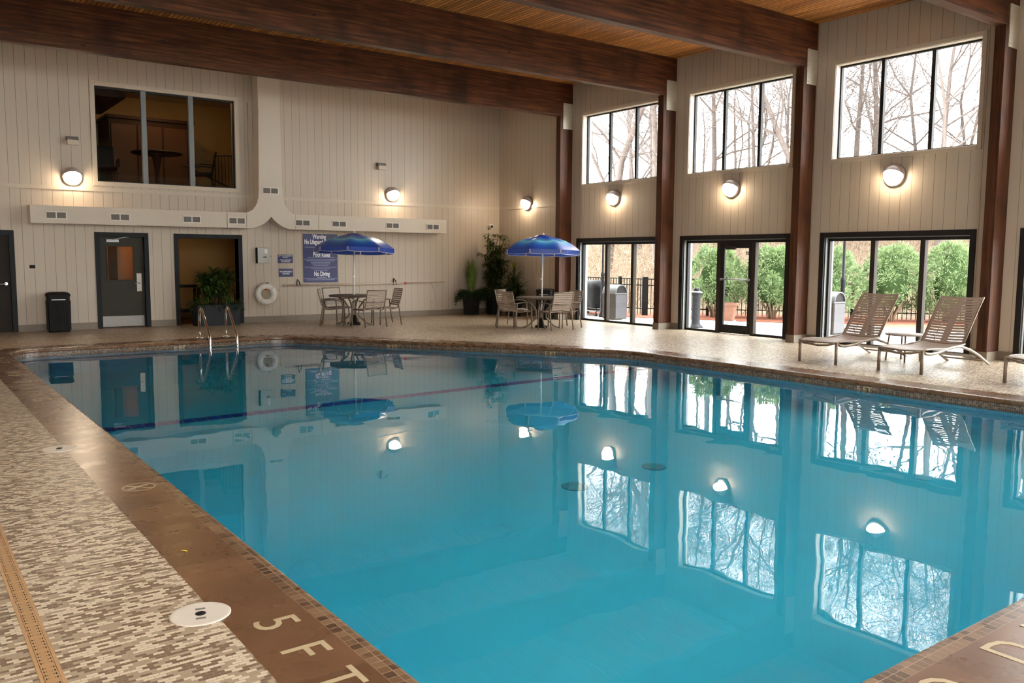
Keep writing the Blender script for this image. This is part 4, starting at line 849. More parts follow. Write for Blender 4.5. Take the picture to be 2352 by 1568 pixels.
# ------------------------------------------------------------------ dining sets
def make_chair(label, loc, rz, group):
    c = thing('patio_chair', label, 'chair', loc, rz, group)
    W2 = 0.27
    m2 = MB()
    seat = [(0.27, 0.40), (0.2, 0.425), (0.1, 0.415), (0.0, 0.40), (-0.1, 0.395), (-0.18, 0.41)]
    def strap(p0, p1, x0=-W2 + 0.012, x1=W2 - 0.012, sag=0.012):
        d = Vector((0, p1[0] - p0[0], p1[1] - p0[1])); n = Vector((0, -d.z, d.y)).normalized() * 0.003
        rows = []
        for j in range(7):
            x = x0 + (x1 - x0) * j / 6; s = sag * (1 - (2 * j / 6 - 1) ** 2)
            q0 = Vector((x, p0[0], p0[1])) - n / 0.003 * s; q1 = Vector((x, p1[0], p1[1])) - n / 0.003 * s
            rows.append([q0 + n, q1 + n, q1 - n, q0 - n])
        m2.quadgrid(rows, True, False, True)
    def along(path, t):
        L = [math.dist(a, b) for a, b in zip(path, path[1:])]; s = t * sum(L)
        for a, b, l in zip(path, path[1:], L):
            if s <= l or (a, b) == (path[-2], path[-1]): return (a[0] + (b[0] - a[0]) * s / l, a[1] + (b[1] - a[1]) * s / l)
            s -= l
    for i in range(8): strap(along(seat, i / 8 + 0.01), along(seat, i / 8 + 0.112))
    m2.build('seat', M['strap'], c)
    m2 = MB(); back = [(-0.215, 0.46), (-0.255, 0.55), (-0.29, 0.68), (-0.325, 0.86)]
    for i in range(8): strap(along(back, i / 8 + 0.008), along(back, i / 8 + 0.106))
    m2.build('backrest', M['strap'], c)
    m2 = MB()
    for s in (-1, 1):
        x = s * W2; m2.tube([(x, 0.28, 0.395), (x, 0.2, 0.425), (x, 0.0, 0.40), (x, -0.12, 0.395), (x, -0.19, 0.42), (x, -0.22, 0.47), (x, -0.255, 0.55), (x, -0.29, 0.68), (x, -0.335, 0.88)], 0.014, 8)
    m2.tube([(-W2, -0.335, 0.875), (0, -0.35, 0.872), (W2, -0.335, 0.875)], 0.013, 8); m2.tube([(-W2, 0.28, 0.395), (W2, 0.28, 0.395)], 0.013, 8); m2.tube([(-W2, -0.26, 0.595), (0, -0.30, 0.585), (W2, -0.26, 0.595)], 0.012, 8)
    m2.build('frame', M['tan'], c)
    for s in (-1, 1):
        x = s * (W2 + 0.035)
        MB().tube([(x - s * 0.03, -0.265, 0.59), (x, -0.2, 0.605), (x + s * 0.012, 0.0, 0.625), (x + s * 0.008, 0.16, 0.615), (x, 0.245, 0.575)], 0.019, 8, True, (1.25, 0.6)).build('armrest', M['tan'], c)
        MB().tube([(x, 0.24, 0.58), (x, 0.262, 0.40), (x, 0.275, 0.0)], 0.0165, 8).build('leg', M['tan'], c)
        MB().tube([(x - s * 0.01, -0.2, 0.60), (x, -0.225, 0.40), (x, -0.285, 0.0)], 0.0165, 8).build('leg', M['tan'], c)
    return c
def face(dx, dy): return math.atan2(-dx, dy)          # rotation so that local +y points to (dx, dy)
T1 = (-5.79, -1.97); T2 = (-2.44, -5.15)
ch = make_chair('tan strap chair on the left of the far table, seen side-on', (-6.27, -1.80, 0), face(0.85, -0.45), 'chairs around the two patio tables')
for (x, y, a, lb) in [(-5.86, -1.30, face(0.25, -0.97), 'pale strap chair between the far table and the wall'), (-5.73, -2.68, face(-0.13, 0.99), 'tan strap chair with its back to the pool at the far table'), (-4.98, -2.12, face(-0.95, 0.12), 'tan strap chair on the right side of the far table'),
                      (-3.10, -4.97, face(0.99, 0.12), 'tan strap chair on the left of the table by the first post'), (-2.70, -4.32, face(0.45, -0.9), 'whitish lit strap chair behind the table by the first post'), (-2.50, -5.76, face(0.08, 0.99), 'tan strap chair with its back to the pool at the table by the first post'), (-1.86, -5.33, face(-0.99, 0.1), 'tan strap chair between the right table and the first window')]:
    dup(ch, (x, y, 0), a, lb)
def make_table(label, loc):
    c = thing('patio_table', label, 'table', loc, 0, 'round patio tables under the umbrellas')
    MB().lathe([(0.03, 0.69), (0.58, 0.69), (0.60, 0.70), (0.60, 0.72), (0.58, 0.735), (0.03, 0.735)], (0, 0, 0), 40).build('tabletop', M['tabletop'], c)
    for k in range(4):
        a = PI / 4 + k * PI / 2; ca, sa = math.cos(a), math.sin(a)
        MB().tube([(0.46 * ca, 0.46 * sa, 0.0), (0.30 * ca, 0.30 * sa, 0.06), (0.12 * ca, 0.12 * sa, 0.24), (0.13 * ca, 0.13 * sa, 0.42), (0.26 * ca, 0.26 * sa, 0.60), (0.42 * ca, 0.42 * sa, 0.69)], 0.02, 8).build('leg', M['tan'], c)
    return c
tb = make_table('round brown patio table near the pool rules sign', (T1[0], T1[1], 0)); dup(tb, (T2[0], T2[1], 0), R_(20), 'round brown patio table near the first post')
def make_umbrella(label, loc, tilt):
    c = thing('patio_umbrella', label, 'umbrella', loc, 0, 'blue patio umbrellas'); c.rotation_euler = (tilt[0], tilt[1], tilt[2])
    MB().lathe([(0.155, 0.0), (0.16, 0.02), (0.15, 0.05), (0.075, 0.075), (0.05, 0.22), (0.03, 0.24)], (0, 0, 0), 20).build('base', M['black'], c)
    MB().tube([(0, 0, 0.2), (0, 0, 2.2)], 0.020, 12).build('pole', M['white'], c)
    MB().sphere((-0.03, 0, 1.18), 0.026, 10, 6).build('tilt_knob', M['white'], c)
    n = 8; RR = 0.985; top, edge = 2.20, 1.86
    prof = [(0.0, 1.0), (0.12, 0.985), (0.28, 0.94), (0.45, 0.84), (0.62, 0.67), (0.80, 0.42), (0.92, 0.18), (1.0, 0.0)]
    rows = []
    for t, h in prof:
        row = []
        for k in range(n):
            a0 = 2 * PI * k / n
            for j in range(4):
                a = a0 + 2 * PI / n * j / 4; f = j / 4; flat_ = math.cos(PI / n) / math.cos(2 * PI / n * (f - 0.5)); s = 1 - (1 - flat_) * (0.9 if t > 0 else 0)
                sag = -0.035 * math.sin(PI * f) * math.sin(PI * min(1, t * 0.9)) * 0.8
                row.append((RR * t * s * math.cos(a), RR * t * s * math.sin(a), edge + (top - edge) * h + sag))
        rows.append(row)
    MB().quadgrid(rows, True).build('canopy', M['fabric'], c)
    va = MB(); tr = MB()
    for k in range(n):
        a0 = 2 * PI * k / n; up = []; lo = []
        for j in range(5):
            f = j / 4; a = a0 + 2 * PI / n * (0.015 + 0.97 * f); s = math.cos(PI / n) / math.cos(2 * PI / n * (0.015 + 0.97 * f - 0.5)); s = 1 - (1 - s) * 0.9
            up.append((RR * s * math.cos(a), RR * s * math.sin(a), edge + 0.002)); dz = -0.11 if 0 < j < 4 else -0.095
            lo.append((RR * 1.0 * s * math.cos(a), RR * 1.0 * s * math.sin(a), edge + dz))
        va.quadgrid([up, lo], False, False); tr.tube([up[0]] + lo + [up[-1]], 0.0055, 5)
    va.build('valance', M['fabric'], c); tr.build('piping', M['white'], c)
    rows = []
    for t, h in ((0.0, 0.045), (0.16, 0.03), (0.30, -0.015)):
        rows.append([(RR * t * math.cos(2 * PI * j / 24), RR * t * math.sin(2 * PI * j / 24), edge + (top - edge) * (1 - t * t * 1.0) + h) for j in range(24)])
    MB().quadgrid(rows, True).build('vent_flap', M['fabric'], c)
    MB().lathe([(0.03, 2.2), (0.035, 2.25), (0.02, 2.28), (0.001, 2.285)], (0, 0, 0), 12).build('finial', M['white'], c)
    rb = MB()
    for k in range(n):
        a = 2 * PI * k / n; rb.tube([(0.02 * math.cos(a), 0.02 * math.sin(a), 2.16), (RR * 0.5 * math.cos(a), RR * 0.5 * math.sin(a), edge + (top - edge) * 0.68), (RR * 0.97 * math.cos(a), RR * 0.97 * math.sin(a), edge - 0.0)], 0.006, 5)
    rb.build('ribs', M['white'], c)
    mk = MB(); a = R_(-75); mk.tube([(RR * 0.93 * math.cos(a), RR * 0.93 * math.sin(a) - 0.004, edge - 0.06), (RR * 0.93 * math.cos(a + 0.02), RR * 0.93 * math.sin(a) - 0.004, edge - 0.035)], 0.006, 5); mk.build('printed_tick', M['white'], c)
    return c
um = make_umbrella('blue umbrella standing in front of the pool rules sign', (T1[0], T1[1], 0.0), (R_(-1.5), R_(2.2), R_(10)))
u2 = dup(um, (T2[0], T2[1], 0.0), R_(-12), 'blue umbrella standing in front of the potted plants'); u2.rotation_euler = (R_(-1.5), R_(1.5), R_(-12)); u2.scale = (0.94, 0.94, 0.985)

# ------------------------------------------------------------------ loungers
def make_lounger(label, loc):
    c = thing('chaise_lounge', label, 'lounger', loc, 0, 'chaise loungers by the windows')
    Wd = 0.66; h = 0.36
    m2 = MB()
    sp = [(0.0, 0.352), (0.12, 0.365), (0.35, 0.362), (0.6, 0.345), (0.85, 0.345), (1.05, 0.365), (1.25, 0.385)]
    def zat(x):
        for (a, za), (b, zb_) in zip(sp, sp[1:]):
            if x <= b: return za + (zb_ - za) * (x - a) / (b - a)
        return sp[-1][1]
    for i in range(25):
        x0 = 0.03 + i * 0.0485; x1 = x0 + 0.040; rows = []
        for j in range(9):
            y = Wd / 2 - 0.02 - (Wd - 0.04) * j / 8; s = 0.022 * (1 - (2 * j / 8 - 1) ** 2)
            rows.append([(x0, y, zat(x0) - s), (x1, y, zat(x1) - s), (x1, y, zat(x1) - s - 0.004), (x0, y, zat(x0) - s - 0.004)])
        m2.quadgrid(rows, True, False, True)
    m2.build('seat', M['strapbrown'], c)
    fr = MB()
    for s in (-1, 1):
        y = s * Wd / 2
        fr.tube([(0.0, y, 0.345)] + [(x, y, z - 0.004) for x, z in sp[1:]], 0.016, 8)
        fr.tube([(0.03, y, 0.33), (0.10, y, 0.30), (0.25, y, 0.285), (0.50, y, 0.30), (0.75, y, 0.335), (0.95, y, 0.352), (1.15, y, 0.345), (1.45, y, 0.275), (1.75, y, 0.165), (2.0, y, 0.05), (2.1, y, 0.006)], 0.02, 8, True, (0.8, 1.2))
    fr.tube([(0.0, -Wd / 2, 0.345), (0.0, -Wd / 4, 0.30), (0.0, 0, 0.285), (0.0, Wd / 4, 0.30), (0.0, Wd / 2, 0.345)], 0.017, 8); fr.tube([(0.02, -Wd / 2, 0.345), (0.01, 0, 0.332), (0.02, Wd / 2, 0.345)], 0.014, 8)
    fr.tube([(1.25, -Wd / 2, 0.37), (1.25, Wd / 2, 0.37)], 0.013, 8); fr.build('frame', M['loungeframe'], c)
    for s in (-1, 1): MB().tube([(0.0, s * Wd / 2, 0.36), (0.0, s * Wd / 2, 0.0)], 0.024, 10).build('leg', M['loungeframe'], c)
    MB().tube([(1.95, -Wd / 2, 0.075), (1.95, Wd / 2, 0.075)], 0.013, 8).build('stretcher', M['tan'], c)
    MB().obox((1.62, 0, 0.17), (0.16, 0, -0.06), (0, Wd - 0.05, 0), (0.003, 0, 0.006)).build('rear_panel', M['tan'], c)
    # backrest
    B0 = Vector((1.22, 0, 0.385)); bd = Vector((0.55, 0, 0.70)); bl = bd.length; bd.normalize(); bn = Vector((-bd.z, 0, bd.x))
    m2 = MB(); n = 17; pitch = bl / n
    def pt(t, y): return B0 + bd * t + Vector((0, y, 0)) - bn * (0.022 * (1 - (2 * y / Wd) ** 2)) + Vector((0.10, 0, 0)) * (max(0, t / bl - 0.55) ** 2)
    def patch(t0, t1, y0, y1, k):
        rows = []
        for j in range(k + 1):
            y = y0 + (y1 - y0) * j / k; rows.append([pt(t0, y) + bn * 0.003, pt(t1, y) + bn * 0.003, pt(t1, y) - bn * 0.003, pt(t0, y) - bn * 0.003])
        m2.quadgrid(rows, True, False, True)
    for i in range(n): patch(i * pitch + (0 if i == 0 else 0.004), (i + 1) * pitch - (0 if i == n - 1 else 0.010), -Wd / 2, Wd / 2, 10)
    for i in range(n): patch(i * pitch, (i + 1) * pitch, -0.055, 0.055, 2); patch(i * pitch, (i + 1) * pitch, Wd / 2 - 0.045, Wd / 2, 1); patch(i * pitch, (i + 1) * pitch, -Wd / 2, -Wd / 2 + 0.045, 1)
    for i in (3, 4, 6, 7, 9): patch(i * pitch, (i + 1) * pitch, 0.15, 0.165, 1)
    m2.build('backrest', M['strapbrown'], c)
    for s in (-1, 1): MB().tube([pt(bl * t, s * Wd / 2 * 1.0) for t in (0, 0.25, 0.5, 0.75, 0.9, 1.0)], 0.013, 8).build('back_rail', M['loungeframe'], c)
    MB().tube([(1.30, 0.18, 0.50), (1.36, 0.18, 0.36)], 0.009, 6).build('support_strut', M['loungeframe'], c)
    return c
lg = make_lounger('brown strap chaise lounger with raised back, left of the pair', (-2.96, -12.985, 0))
dup(lg, (-2.96, -14.365, 0), 0, 'brown strap chaise lounger with raised back, right of the pair')
dup(lg, (-2.78, -16.09, 0), 0, 'chaise lounger of which only the foot end enters at the right edge')
c = thing('side_table', 'small round side table between the two loungers', 'table', (-1.52, -13.62, 0))
MB().lathe([(0.02, 0.425), (0.275, 0.425), (0.29, 0.435), (0.28, 0.455), (0.0, 0.46)], (0, 0, 0), 30).build('tabletop', M['strapbrown'], c)
for k in range(4):
    a = R_(35) + k * PI / 2; MB().tube([(0.22 * math.cos(a), 0.22 * math.sin(a), 0.43), (0.26 * math.cos(a), 0.26 * math.sin(a), 0.0)], 0.014, 8).build('leg', M['loungeframe'], c)

# ------------------------------------------------------------------ deck details
def make_lid(label, loc):
    c = thing('skimmer_lid', label, 'lid', loc, 0, 'skimmer lids along the left deck')
    MB().lathe([(0.135, 0.0005), (0.135, 0.004), (0.128, 0.006), (0.11, 0.0045), (0.02, 0.004), (0.0005, 0.004)], (0, 0, 0), 40).build('disc', M['lid'], c)
    MB().lathe([(0.024, 0.0042), (0.024, 0.0062), (0.0005, 0.0062)], (0, 0, 0), 16).build('centre_plug', M['black'], c)
    q = MB()
    for s in (-1, 1): q.box((-0.022, s * 0.055 - 0.008, 0.0042), (0.022, s * 0.055 + 0.008, 0.0058))
    q.build('finger_slot', M['grille'], c)
    return c
sk = make_lid('white round skimmer lid beside the 5 FT lettering', (-13.882, -17.068, 0)); sk.rotation_euler[2] = R_(-15)
dup(sk, (-13.86, -12.93, 0), R_(-15), 'white round skimmer lid halfway along the left edge'); dup(sk, (-13.87, -6.85, 0), R_(-15), 'white round skimmer lid cut by the left picture edge')
c = thing('drain_channel', 'tan slotted drain channel set in the left deck', 'drain', (-14.53, -15.5, 0))
m2 = MB(); m2.box((-0.026, -9.2, 0.0), (0.026, 8, 0.0035)); m2.build('grate', M['grate'], c)
m2 = MB(); m2.box((-0.042, -9.2, 0.0), (-0.029, 8, 0.003)); m2.box((0.029, -9.2, 0.0), (0.042, 8, 0.003)); m2.build('edge_rail', M['drain'], c)
lf = MB(); lf.blade((-13.722, -16.145, 0.004), (0.9, -0.55, 0.15), 0.042, 0.014, 0.5, 4); tag(lf.build('fallen_leaf', M['yellow']), 'tiny yellow leaf lying on the brown pool edge', 'leaf')

# ------------------------------------------------------------------ plants
def tapered_pot(c, w0, w1, h, square=True):
    r = 0.03
    def pl(wd): return outline([(-wd / 2, -wd / 2, r), (wd / 2, -wd / 2, r), (wd / 2, wd / 2, r), (-wd / 2, wd / 2, r)], 0.02)
    a, b, i1, i0 = pl(w0), pl(w1), pl(w1 - 0.05), pl(w1 - 0.06)
    MB().quadgrid([[(p.x, p.y, 0) for p in a], [(p.x, p.y, h) for p in b], [(p.x, p.y, h) for p in i1], [(p.x, p.y, h - 0.06) for p in i0]], True, False, True).build('planter', M['pot'], c)
    MB().box((-w1 / 2 + 0.035, -w1 / 2 + 0.035, h - 0.08), (w1 / 2 - 0.035, w1 / 2 - 0.035, h - 0.05)).build('soil', M['soil'], c)
def trailing(rng, c, cx, cy, rx, ry, z, n, ln, mat=None, name='trailing_leaves'):
    m2 = MB()
    for i in range(n):
        a = rng.uniform(0, 2 * PI); rr = rng.uniform(0.55, 1.0); b = Vector((cx + rx * rr * math.cos(a), cy + ry * rr * math.sin(a), z + rng.uniform(-0.02, 0.05))); d = Vector((math.cos(a) * rng.uniform(0.3, 0.9), math.sin(a) * rng.uniform(0.3, 0.9), rng.uniform(0.1, 0.8)))
        p = b; L = ln * rng.uniform(0.4, 1.0); k = 7; dd = d.normalized(); out = Vector((math.cos(a), math.sin(a), 0))
        for q in range(k):
            p2 = p + dd * (L / k); side = dd.cross(Vector((0, 0, 1))); side = side.normalized() if side.length > 1e-3 else Vector((1, 0, 0))
            for s in (-1, 1): m2.blade(p, side * s + dd * 0.6 + Vector((0, 0, rng.uniform(-0.2, 0.3))), rng.uniform(0.035, 0.065), 0.02, 0.6, 2)
            dd = (dd + Vector((0, 0, -0.48))).normalized(); p = p2
    m2.build(name, mat or M['fern'], c)
rng = random.Random(11)
# long planter in front of the open doorway
c = thing('trough_planter', 'long charcoal planter with bushy dracaena in front of the open doorway', 'planter', (-8.64, -0.38, 0), R_(4))
pl = lambda k: [(p.x, p.y) for p in outline([(-0.55 * k, -0.23 * k, 0.05), (0.55 * k, -0.23 * k, 0.05), (0.55 * k, 0.23 * k, 0.05), (-0.55 * k, 0.23 * k, 0.05)], 0.03)]
MB().quadgrid([[(x, y, z) for x, y in pl(k)] for k, z in ((0.93, 0), (1.0, 0.50), (0.94, 0.50), (0.93, 0.44))], True, False, True).build('planter', M['pot'], c)
m2 = MB(); m3 = MB(); m4 = MB(); st = MB()
for i in range(30):
    bx_, by_ = rng.uniform(-0.36, 0.36), rng.uniform(-0.12, 0.12); top = rng.uniform(0.72, 1.30); hx, hy = bx_ * 1.05 + rng.uniform(-0.1, 0.1), by_ + rng.uniform(-0.12, 0.06)
    st.tube([(bx_, by_, 0.42), ((bx_ + hx) / 2, by_, (0.42 + top) / 2), (hx, hy, top)], 0.010, 5)
    for q in range(17):
        a = rng.uniform(0, 2 * PI); el = rng.uniform(-0.1, 1.2); tgt = m3 if (rng.random() < 0.30) else m2
        tgt.blade((hx, hy, top - rng.uniform(0, 0.16)), (math.cos(a) * math.cos(el), math.sin(a) * math.cos(el), math.sin(el)), rng.uniform(0.18, 0.33), rng.uniform(0.06, 0.09), rng.uniform(0.5, 1.3), 5)
for i in range(110):
    s = rng.choice((-1, 1)); a = rng.uniform(0, 2 * PI); m4.blade((s * rng.uniform(0.2, 0.46), rng.uniform(-0.15, 0.15), 0.46), (0.6 * math.cos(a) + s * 0.5, 0.6 * math.sin(a), rng.uniform(0.5, 1.5)), rng.uniform(0.25, 0.48), 0.025, rng.uniform(0.8, 1.8), 6)
st.build('stems', M['stem'], c); m2.build('leaves', M['leaf_dark'], c); m3.build('pale_leaves', M['leaf_mid'], c); m4.build('grass_leaves', M['leaf_mid'], c)
trailing(rng, c, 0, 0, 0.53, 0.21, 0.49, 130, 0.38)
fl_ = MB()
for x, z in ((-0.40, 0.56), (0.40, 0.57), (0.1, 0.54)):
    for k in range(6): a = k * PI / 3; fl_.blade((x, -0.2, z), (math.cos(a), -0.6, math.sin(a)), 0.035, 0.025, 0.3, 2)
fl_.build('flowers', M['flower'], c)
# grass pot
c = thing('grass_planter', 'charcoal pot with tall lime grass and trailing greenery against the far wall', 'planter', (-1.24, -0.34, 0))
tapered_pot(c, 0.32, 0.39, 0.60)
m2 = MB(); m3 = MB()
for i in range(130):
    a = rng.uniform(0, 2 * PI); rr = rng.uniform(0, 0.09); sp_ = rng.uniform(0.04, 0.24); m2.blade((rr * math.cos(a), rr * math.sin(a), 0.58), (sp_ * math.cos(a), sp_ * math.sin(a), 1.0), rng.uniform(0.7, 1.12), rng.uniform(0.012, 0.022), rng.uniform(0.0, 0.18), 5)
m2.build('grass_blades', M['leaf_lime'], c)
for i in range(120):
    a = rng.uniform(0, 2 * PI); m3.blade((0.1 * math.cos(a), 0.1 * math.sin(a), 0.58), (math.cos(a), math.sin(a), rng.uniform(0.6, 1.6)), rng.uniform(0.25, 0.45), 0.02, rng.uniform(1.0, 2.2), 6)
m3.build('fern_leaves', M['fern'], c); trailing(rng, c, 0, 0, 0.20, 0.20, 0.60, 230, 0.62)
fl_ = MB()
for k in range(10): a = k * 0.7; fl_.blade((0.0, -0.12, 0.78), (math.cos(a), -0.5, math.sin(a)), 0.05, 0.02, 0.3, 2)
fl_.build('flowers', M['flower'], c)
# tall bamboo-like plant
c = thing('bamboo_planter', 'tall leafy bamboo plant in a dark pot in the room corner', 'planter', (-0.62, -0.62, 0))
tapered_pot(c, 0.32, 0.42, 0.66)
st = MB(); m2 = MB(); m3 = MB()
for i in range(18):
    bx_, by_ = rng.uniform(-0.08, 0.08), rng.uniform(-0.08, 0.08); h = rng.uniform(1.4, 2.36); tx, ty = rng.uniform(-0.46, 0.26), rng.uniform(-0.40, 0.22)
    pts = [Vector((bx_ + tx * t * t, by_ + ty * t * t, 0.6 + (h - 0.6) * t)) for t in (0, 0.25, 0.5, 0.75, 1.0)]
    st.tube(pts, [0.013, 0.012, 0.011, 0.009, 0.006], 5)
    for q in range(26):
        t = rng.uniform(0.15, 1.0); p = Vector((bx_ + tx * t * t, by_ + ty * t * t, 0.6 + (h - 0.6) * t)); a = rng.uniform(0, 2 * PI); d = Vector((math.cos(a), math.sin(a), rng.uniform(0.0, 0.8))); L = rng.uniform(0.10, 0.26); e = p + d.normalized() * L; e.x = min(e.x, 0.5); e.y = min(e.y, 0.5)
        st.tube([p, (p + e) / 2 + Vector((0, 0, 0.02)), e], 0.003, 4)
        for z in range(6):
            a2 = a + rng.uniform(-1.4, 1.4); q0 = p + (e - p) * rng.uniform(0.4, 1.0); tgt = m3 if rng.random() < 0.3 else m2
            if q0.x > 0.45 or q0.y > 0.45: a2 = rng.uniform(-2.8, -1.6)
            tgt.blade(q0, (math.cos(a2), math.sin(a2), rng.uniform(-0.4, 0.5)), rng.uniform(0.11, 0.19), 0.026, rng.uniform(0.4, 1.2), 3)
st.build('canes', M['stem'], c); m2.build('leaves', M['leaf_dark'], c); m3.build('pale_leaves', M['leaf_mid'], c); trailing(rng, c, 0, 0, 0.21, 0.21, 0.66, 220, 0.62, M['fern'])
# dracaena beside it
c = thing('dracaena_planter', 'broad-leaved yellow-topped plant in a dark pot right of the bamboo', 'planter', (-0.50, -1.42, 0))
tapered_pot(c, 0.32, 0.40, 0.42)
st = MB(); m2 = MB(); m3 = MB()
for i, (tx, ty, h) in enumerate(((0.0, 0.0, 1.30), (-0.14, 0.05, 0.95), (0.16, -0.1, 0.8), (-0.05, -0.17, 1.05), (0.15, 0.14, 0.7))):
    st.tube([(tx * 0.3, ty * 0.3, 0.36), (tx * 0.7, ty * 0.7, (0.36 + h) / 2), (tx, ty, h)], 0.012, 5)
    for q in range(44):
        t = rng.uniform(0.25, 1.0); a = rng.uniform(0, 2 * PI); el = rng.uniform(-0.1, 1.3)
        (m3 if (i == 0 and t > 0.86) else m2).blade((tx * t, ty * t, 0.36 + (h - 0.36) * t), (math.cos(a) * math.cos(el), math.sin(a) * math.cos(el), math.sin(el)), rng.uniform(0.26, 0.44), rng.uniform(0.045, 0.07), rng.uniform(0.3, 1.2), 5)
for q in range(16):
    a = rng.uniform(0, 2 * PI); m3.blade((0, 0, 1.28), (0.35 * math.cos(a), 0.35 * math.sin(a), 1), rng.uniform(0.22, 0.32), 0.045, 0.25, 5)
st.build('stems', M['stem'], c); m2.build('leaves', M['leaf_dark'], c); m3.build('yellow_leaves', M['leaf_yel'], c); trailing(rng, c, 0, 0, 0.2, 0.2, 0.44, 60, 0.3)

# ------------------------------------------------------------------ outside
ZG = -0.03
tag(MB().box((0.3, -40, ZG - 0.2), (16, 6, ZG)).box((-30, -40, ZG - 0.2), (0.3, YF - 0.3, ZG)).build('patio', M['concrete']), 'pale concrete patio outside the big windows', 'patio', kind='structure')
FENCE = [(2.75, 3.0), (2.75, -3.45), (4.35, -4.85), (8.05, -9.5), (11.0, -13.2), (13.5, -16.5)]
edge_ = [(2.2, 3.0), (2.25, -3.6), (2.95, -4.75), (4.1, -6.9), (6.35, -9.6), (8.0, -11.9), (12.0, -17.5)]
mb = MB(); far_ = [(x + 2.2, y + 1.0) for x, y in edge_]
mb.quadgrid([[(x, y, ZG + 0.012) for x, y in edge_], [(x + 0.1, y, ZG + 0.05) for x, y in edge_], [(x, y, ZG + 0.06) for x, y in far_]], False, False)
tag(mb.build('mulch_bed', M['mulch']), 'strip of red mulch along the patio under the shrubs', 'mulch', kind='structure')
def hill_z(x, y):
    fx = max(0.0, (x - 5.0 + 0.55 * min(0, y + 3)) / 14.0); left_ = 1.0 / (1 + math.exp(-(y + 7.5) / 2.0)); return ZG + 0.03 + min(1.0, fx) ** 1.3 * (0.7 + 3.6 * left_) + 0.25 * math.sin(x * 0.7 + y * 0.4) * min(1, fx)
mb = MB(); mb.quadgrid([[(x, y, hill_z(x, y) - (0.06 if x < 6 else 0)) for y in [q * 1.5 for q in range(-36, 40)]] for x in [3.2 + 1.4 * i for i in range(46)]], False, True)
hb = mb.build('woodland_ground', M['litter']); tag(hb, 'brown leaf-covered slope rising behind the fence', 'ground', kind='structure')
# fence
fnum = 0
for (xa, ya), (xb, yb) in zip(FENCE, FENCE[1:]):
    L = math.hypot(xb - xa, yb - ya); fnum += 1
    if fnum > 4: break
    c = thing('metal_fence', 'black metal picket fence ' + ['running behind the covered grill', 'section turning away behind the ash urn', 'section behind the row of evergreen shrubs', 'section beyond the last shrub'][fnum - 1], 'fence', (xa, ya, ZG), math.atan2(yb - ya, xb - xa), 'black patio fence sections')
    for z in (0.24, 0.92, 1.10): MB().box((0, -0.014, z - 0.014), (L, 0.014, z + 0.014)).build('rail', M['fence'], c)
    n = int(L / 0.115)
    if n <= 95:
        p0 = MB().box((-0.009, -0.009, 0.07), (0.009, 0.009, 1.11)).build('picket', M['fence'], c); p0.location = (0.06, 0, 0)
        for i in range(1, n):
            q = p0.copy(); COL.objects.link(q); q.location = (0.06 + i * 0.115, 0, 0)
    x = 0.0
    while x < L:
        wd = 0.085 if (fnum == 2 and x == 0) else 0.04
        MB().box((x - wd, -wd, 0), (x + wd, wd, 1.16)).build('fence_post', M['fence'], c, None, 0.005); x += 1.8
# shrubs
def make_shrub(seed, label, loc):
    r_ = random.Random(seed); c = thing('evergreen_shrub', label, 'shrub', loc, 0, 'evergreen shrubs along the fence')
    H, Rm = 2.05, 0.80
    def rad(t): return Rm * (math.sin(PI * (0.12 + 0.80 * t ** 0.85)) ** 0.75) * (1.0 if t < 0.5 else 1 - 0.35 * (t - 0.5))
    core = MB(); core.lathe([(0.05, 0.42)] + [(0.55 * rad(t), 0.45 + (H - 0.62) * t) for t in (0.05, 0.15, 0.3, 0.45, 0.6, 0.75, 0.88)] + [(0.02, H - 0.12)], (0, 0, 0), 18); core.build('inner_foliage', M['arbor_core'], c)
    m2 = MB()
    for i in range(190):
        t = r_.random() ** 0.85; a = r_.uniform(0, 2 * PI); rr = rad(t) * r_.uniform(0.78, 1.0); cc = Vector((rr * math.cos(a), rr * math.sin(a), 0.36 + (H - 0.5) * t)); out = Vector((math.cos(a), math.sin(a), 0.35 + 0.5 * t)); br_ = r_.uniform(0.12, 0.24)
        for q in range(58):
            d = Vector((r_.gauss(0, 1), r_.gauss(0, 1), r_.gauss(0, 1))).normalized() + out * 0.7; d.normalize(); p = cc + d * br_ * r_.uniform(0.35, 1.0)
            m2.blade(p, d + Vector((0, 0, r_.uniform(-0.2, 0.7))), r_.uniform(0.05, 0.12), r_.uniform(0.014, 0.03), r_.uniform(-0.6, 0.9), 2, (r_.uniform(-1, 1), r_.uniform(-1, 1), r_.uniform(-0.2, 1)), 0.1)
    m2.build('foliage', M['arbor'], c)
    st = MB()
    for k in range(9):
        a = k * 2 * PI / 9 + r_.uniform(-0.2, 0.2); st.tube([(0.06 * math.cos(a), 0.06 * math.sin(a), 0.0), (0.10 * math.cos(a), 0.10 * math.sin(a), 0.2), (0.34 * math.cos(a), 0.34 * math.sin(a), 0.62)], [0.045, 0.03, 0.016], 6)
    st.build('stems', M['shrubbark'], c)
    return c
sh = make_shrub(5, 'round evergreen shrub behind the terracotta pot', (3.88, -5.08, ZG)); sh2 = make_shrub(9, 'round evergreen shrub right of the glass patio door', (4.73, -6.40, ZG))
dup(sh, (5.35, -7.75, ZG), 2.1, 'evergreen shrub behind the lamp post in the third bay', (1.0, 1.0, 1.0)); dup(sh2, (6.70, -8.74, ZG), 1.2, 'evergreen shrub in the middle pane of the third bay', (1.0, 1.0, 1.02)); dup(sh, (7.6, -9.9, ZG), 4.0, 'evergreen shrub in the right pane of the third bay', (1.05, 1.05, 1.05)); dup(sh2, (9.2, -11.7, ZG), 3.0, 'evergreen shrub farthest right along the fence', (1, 1, 1))
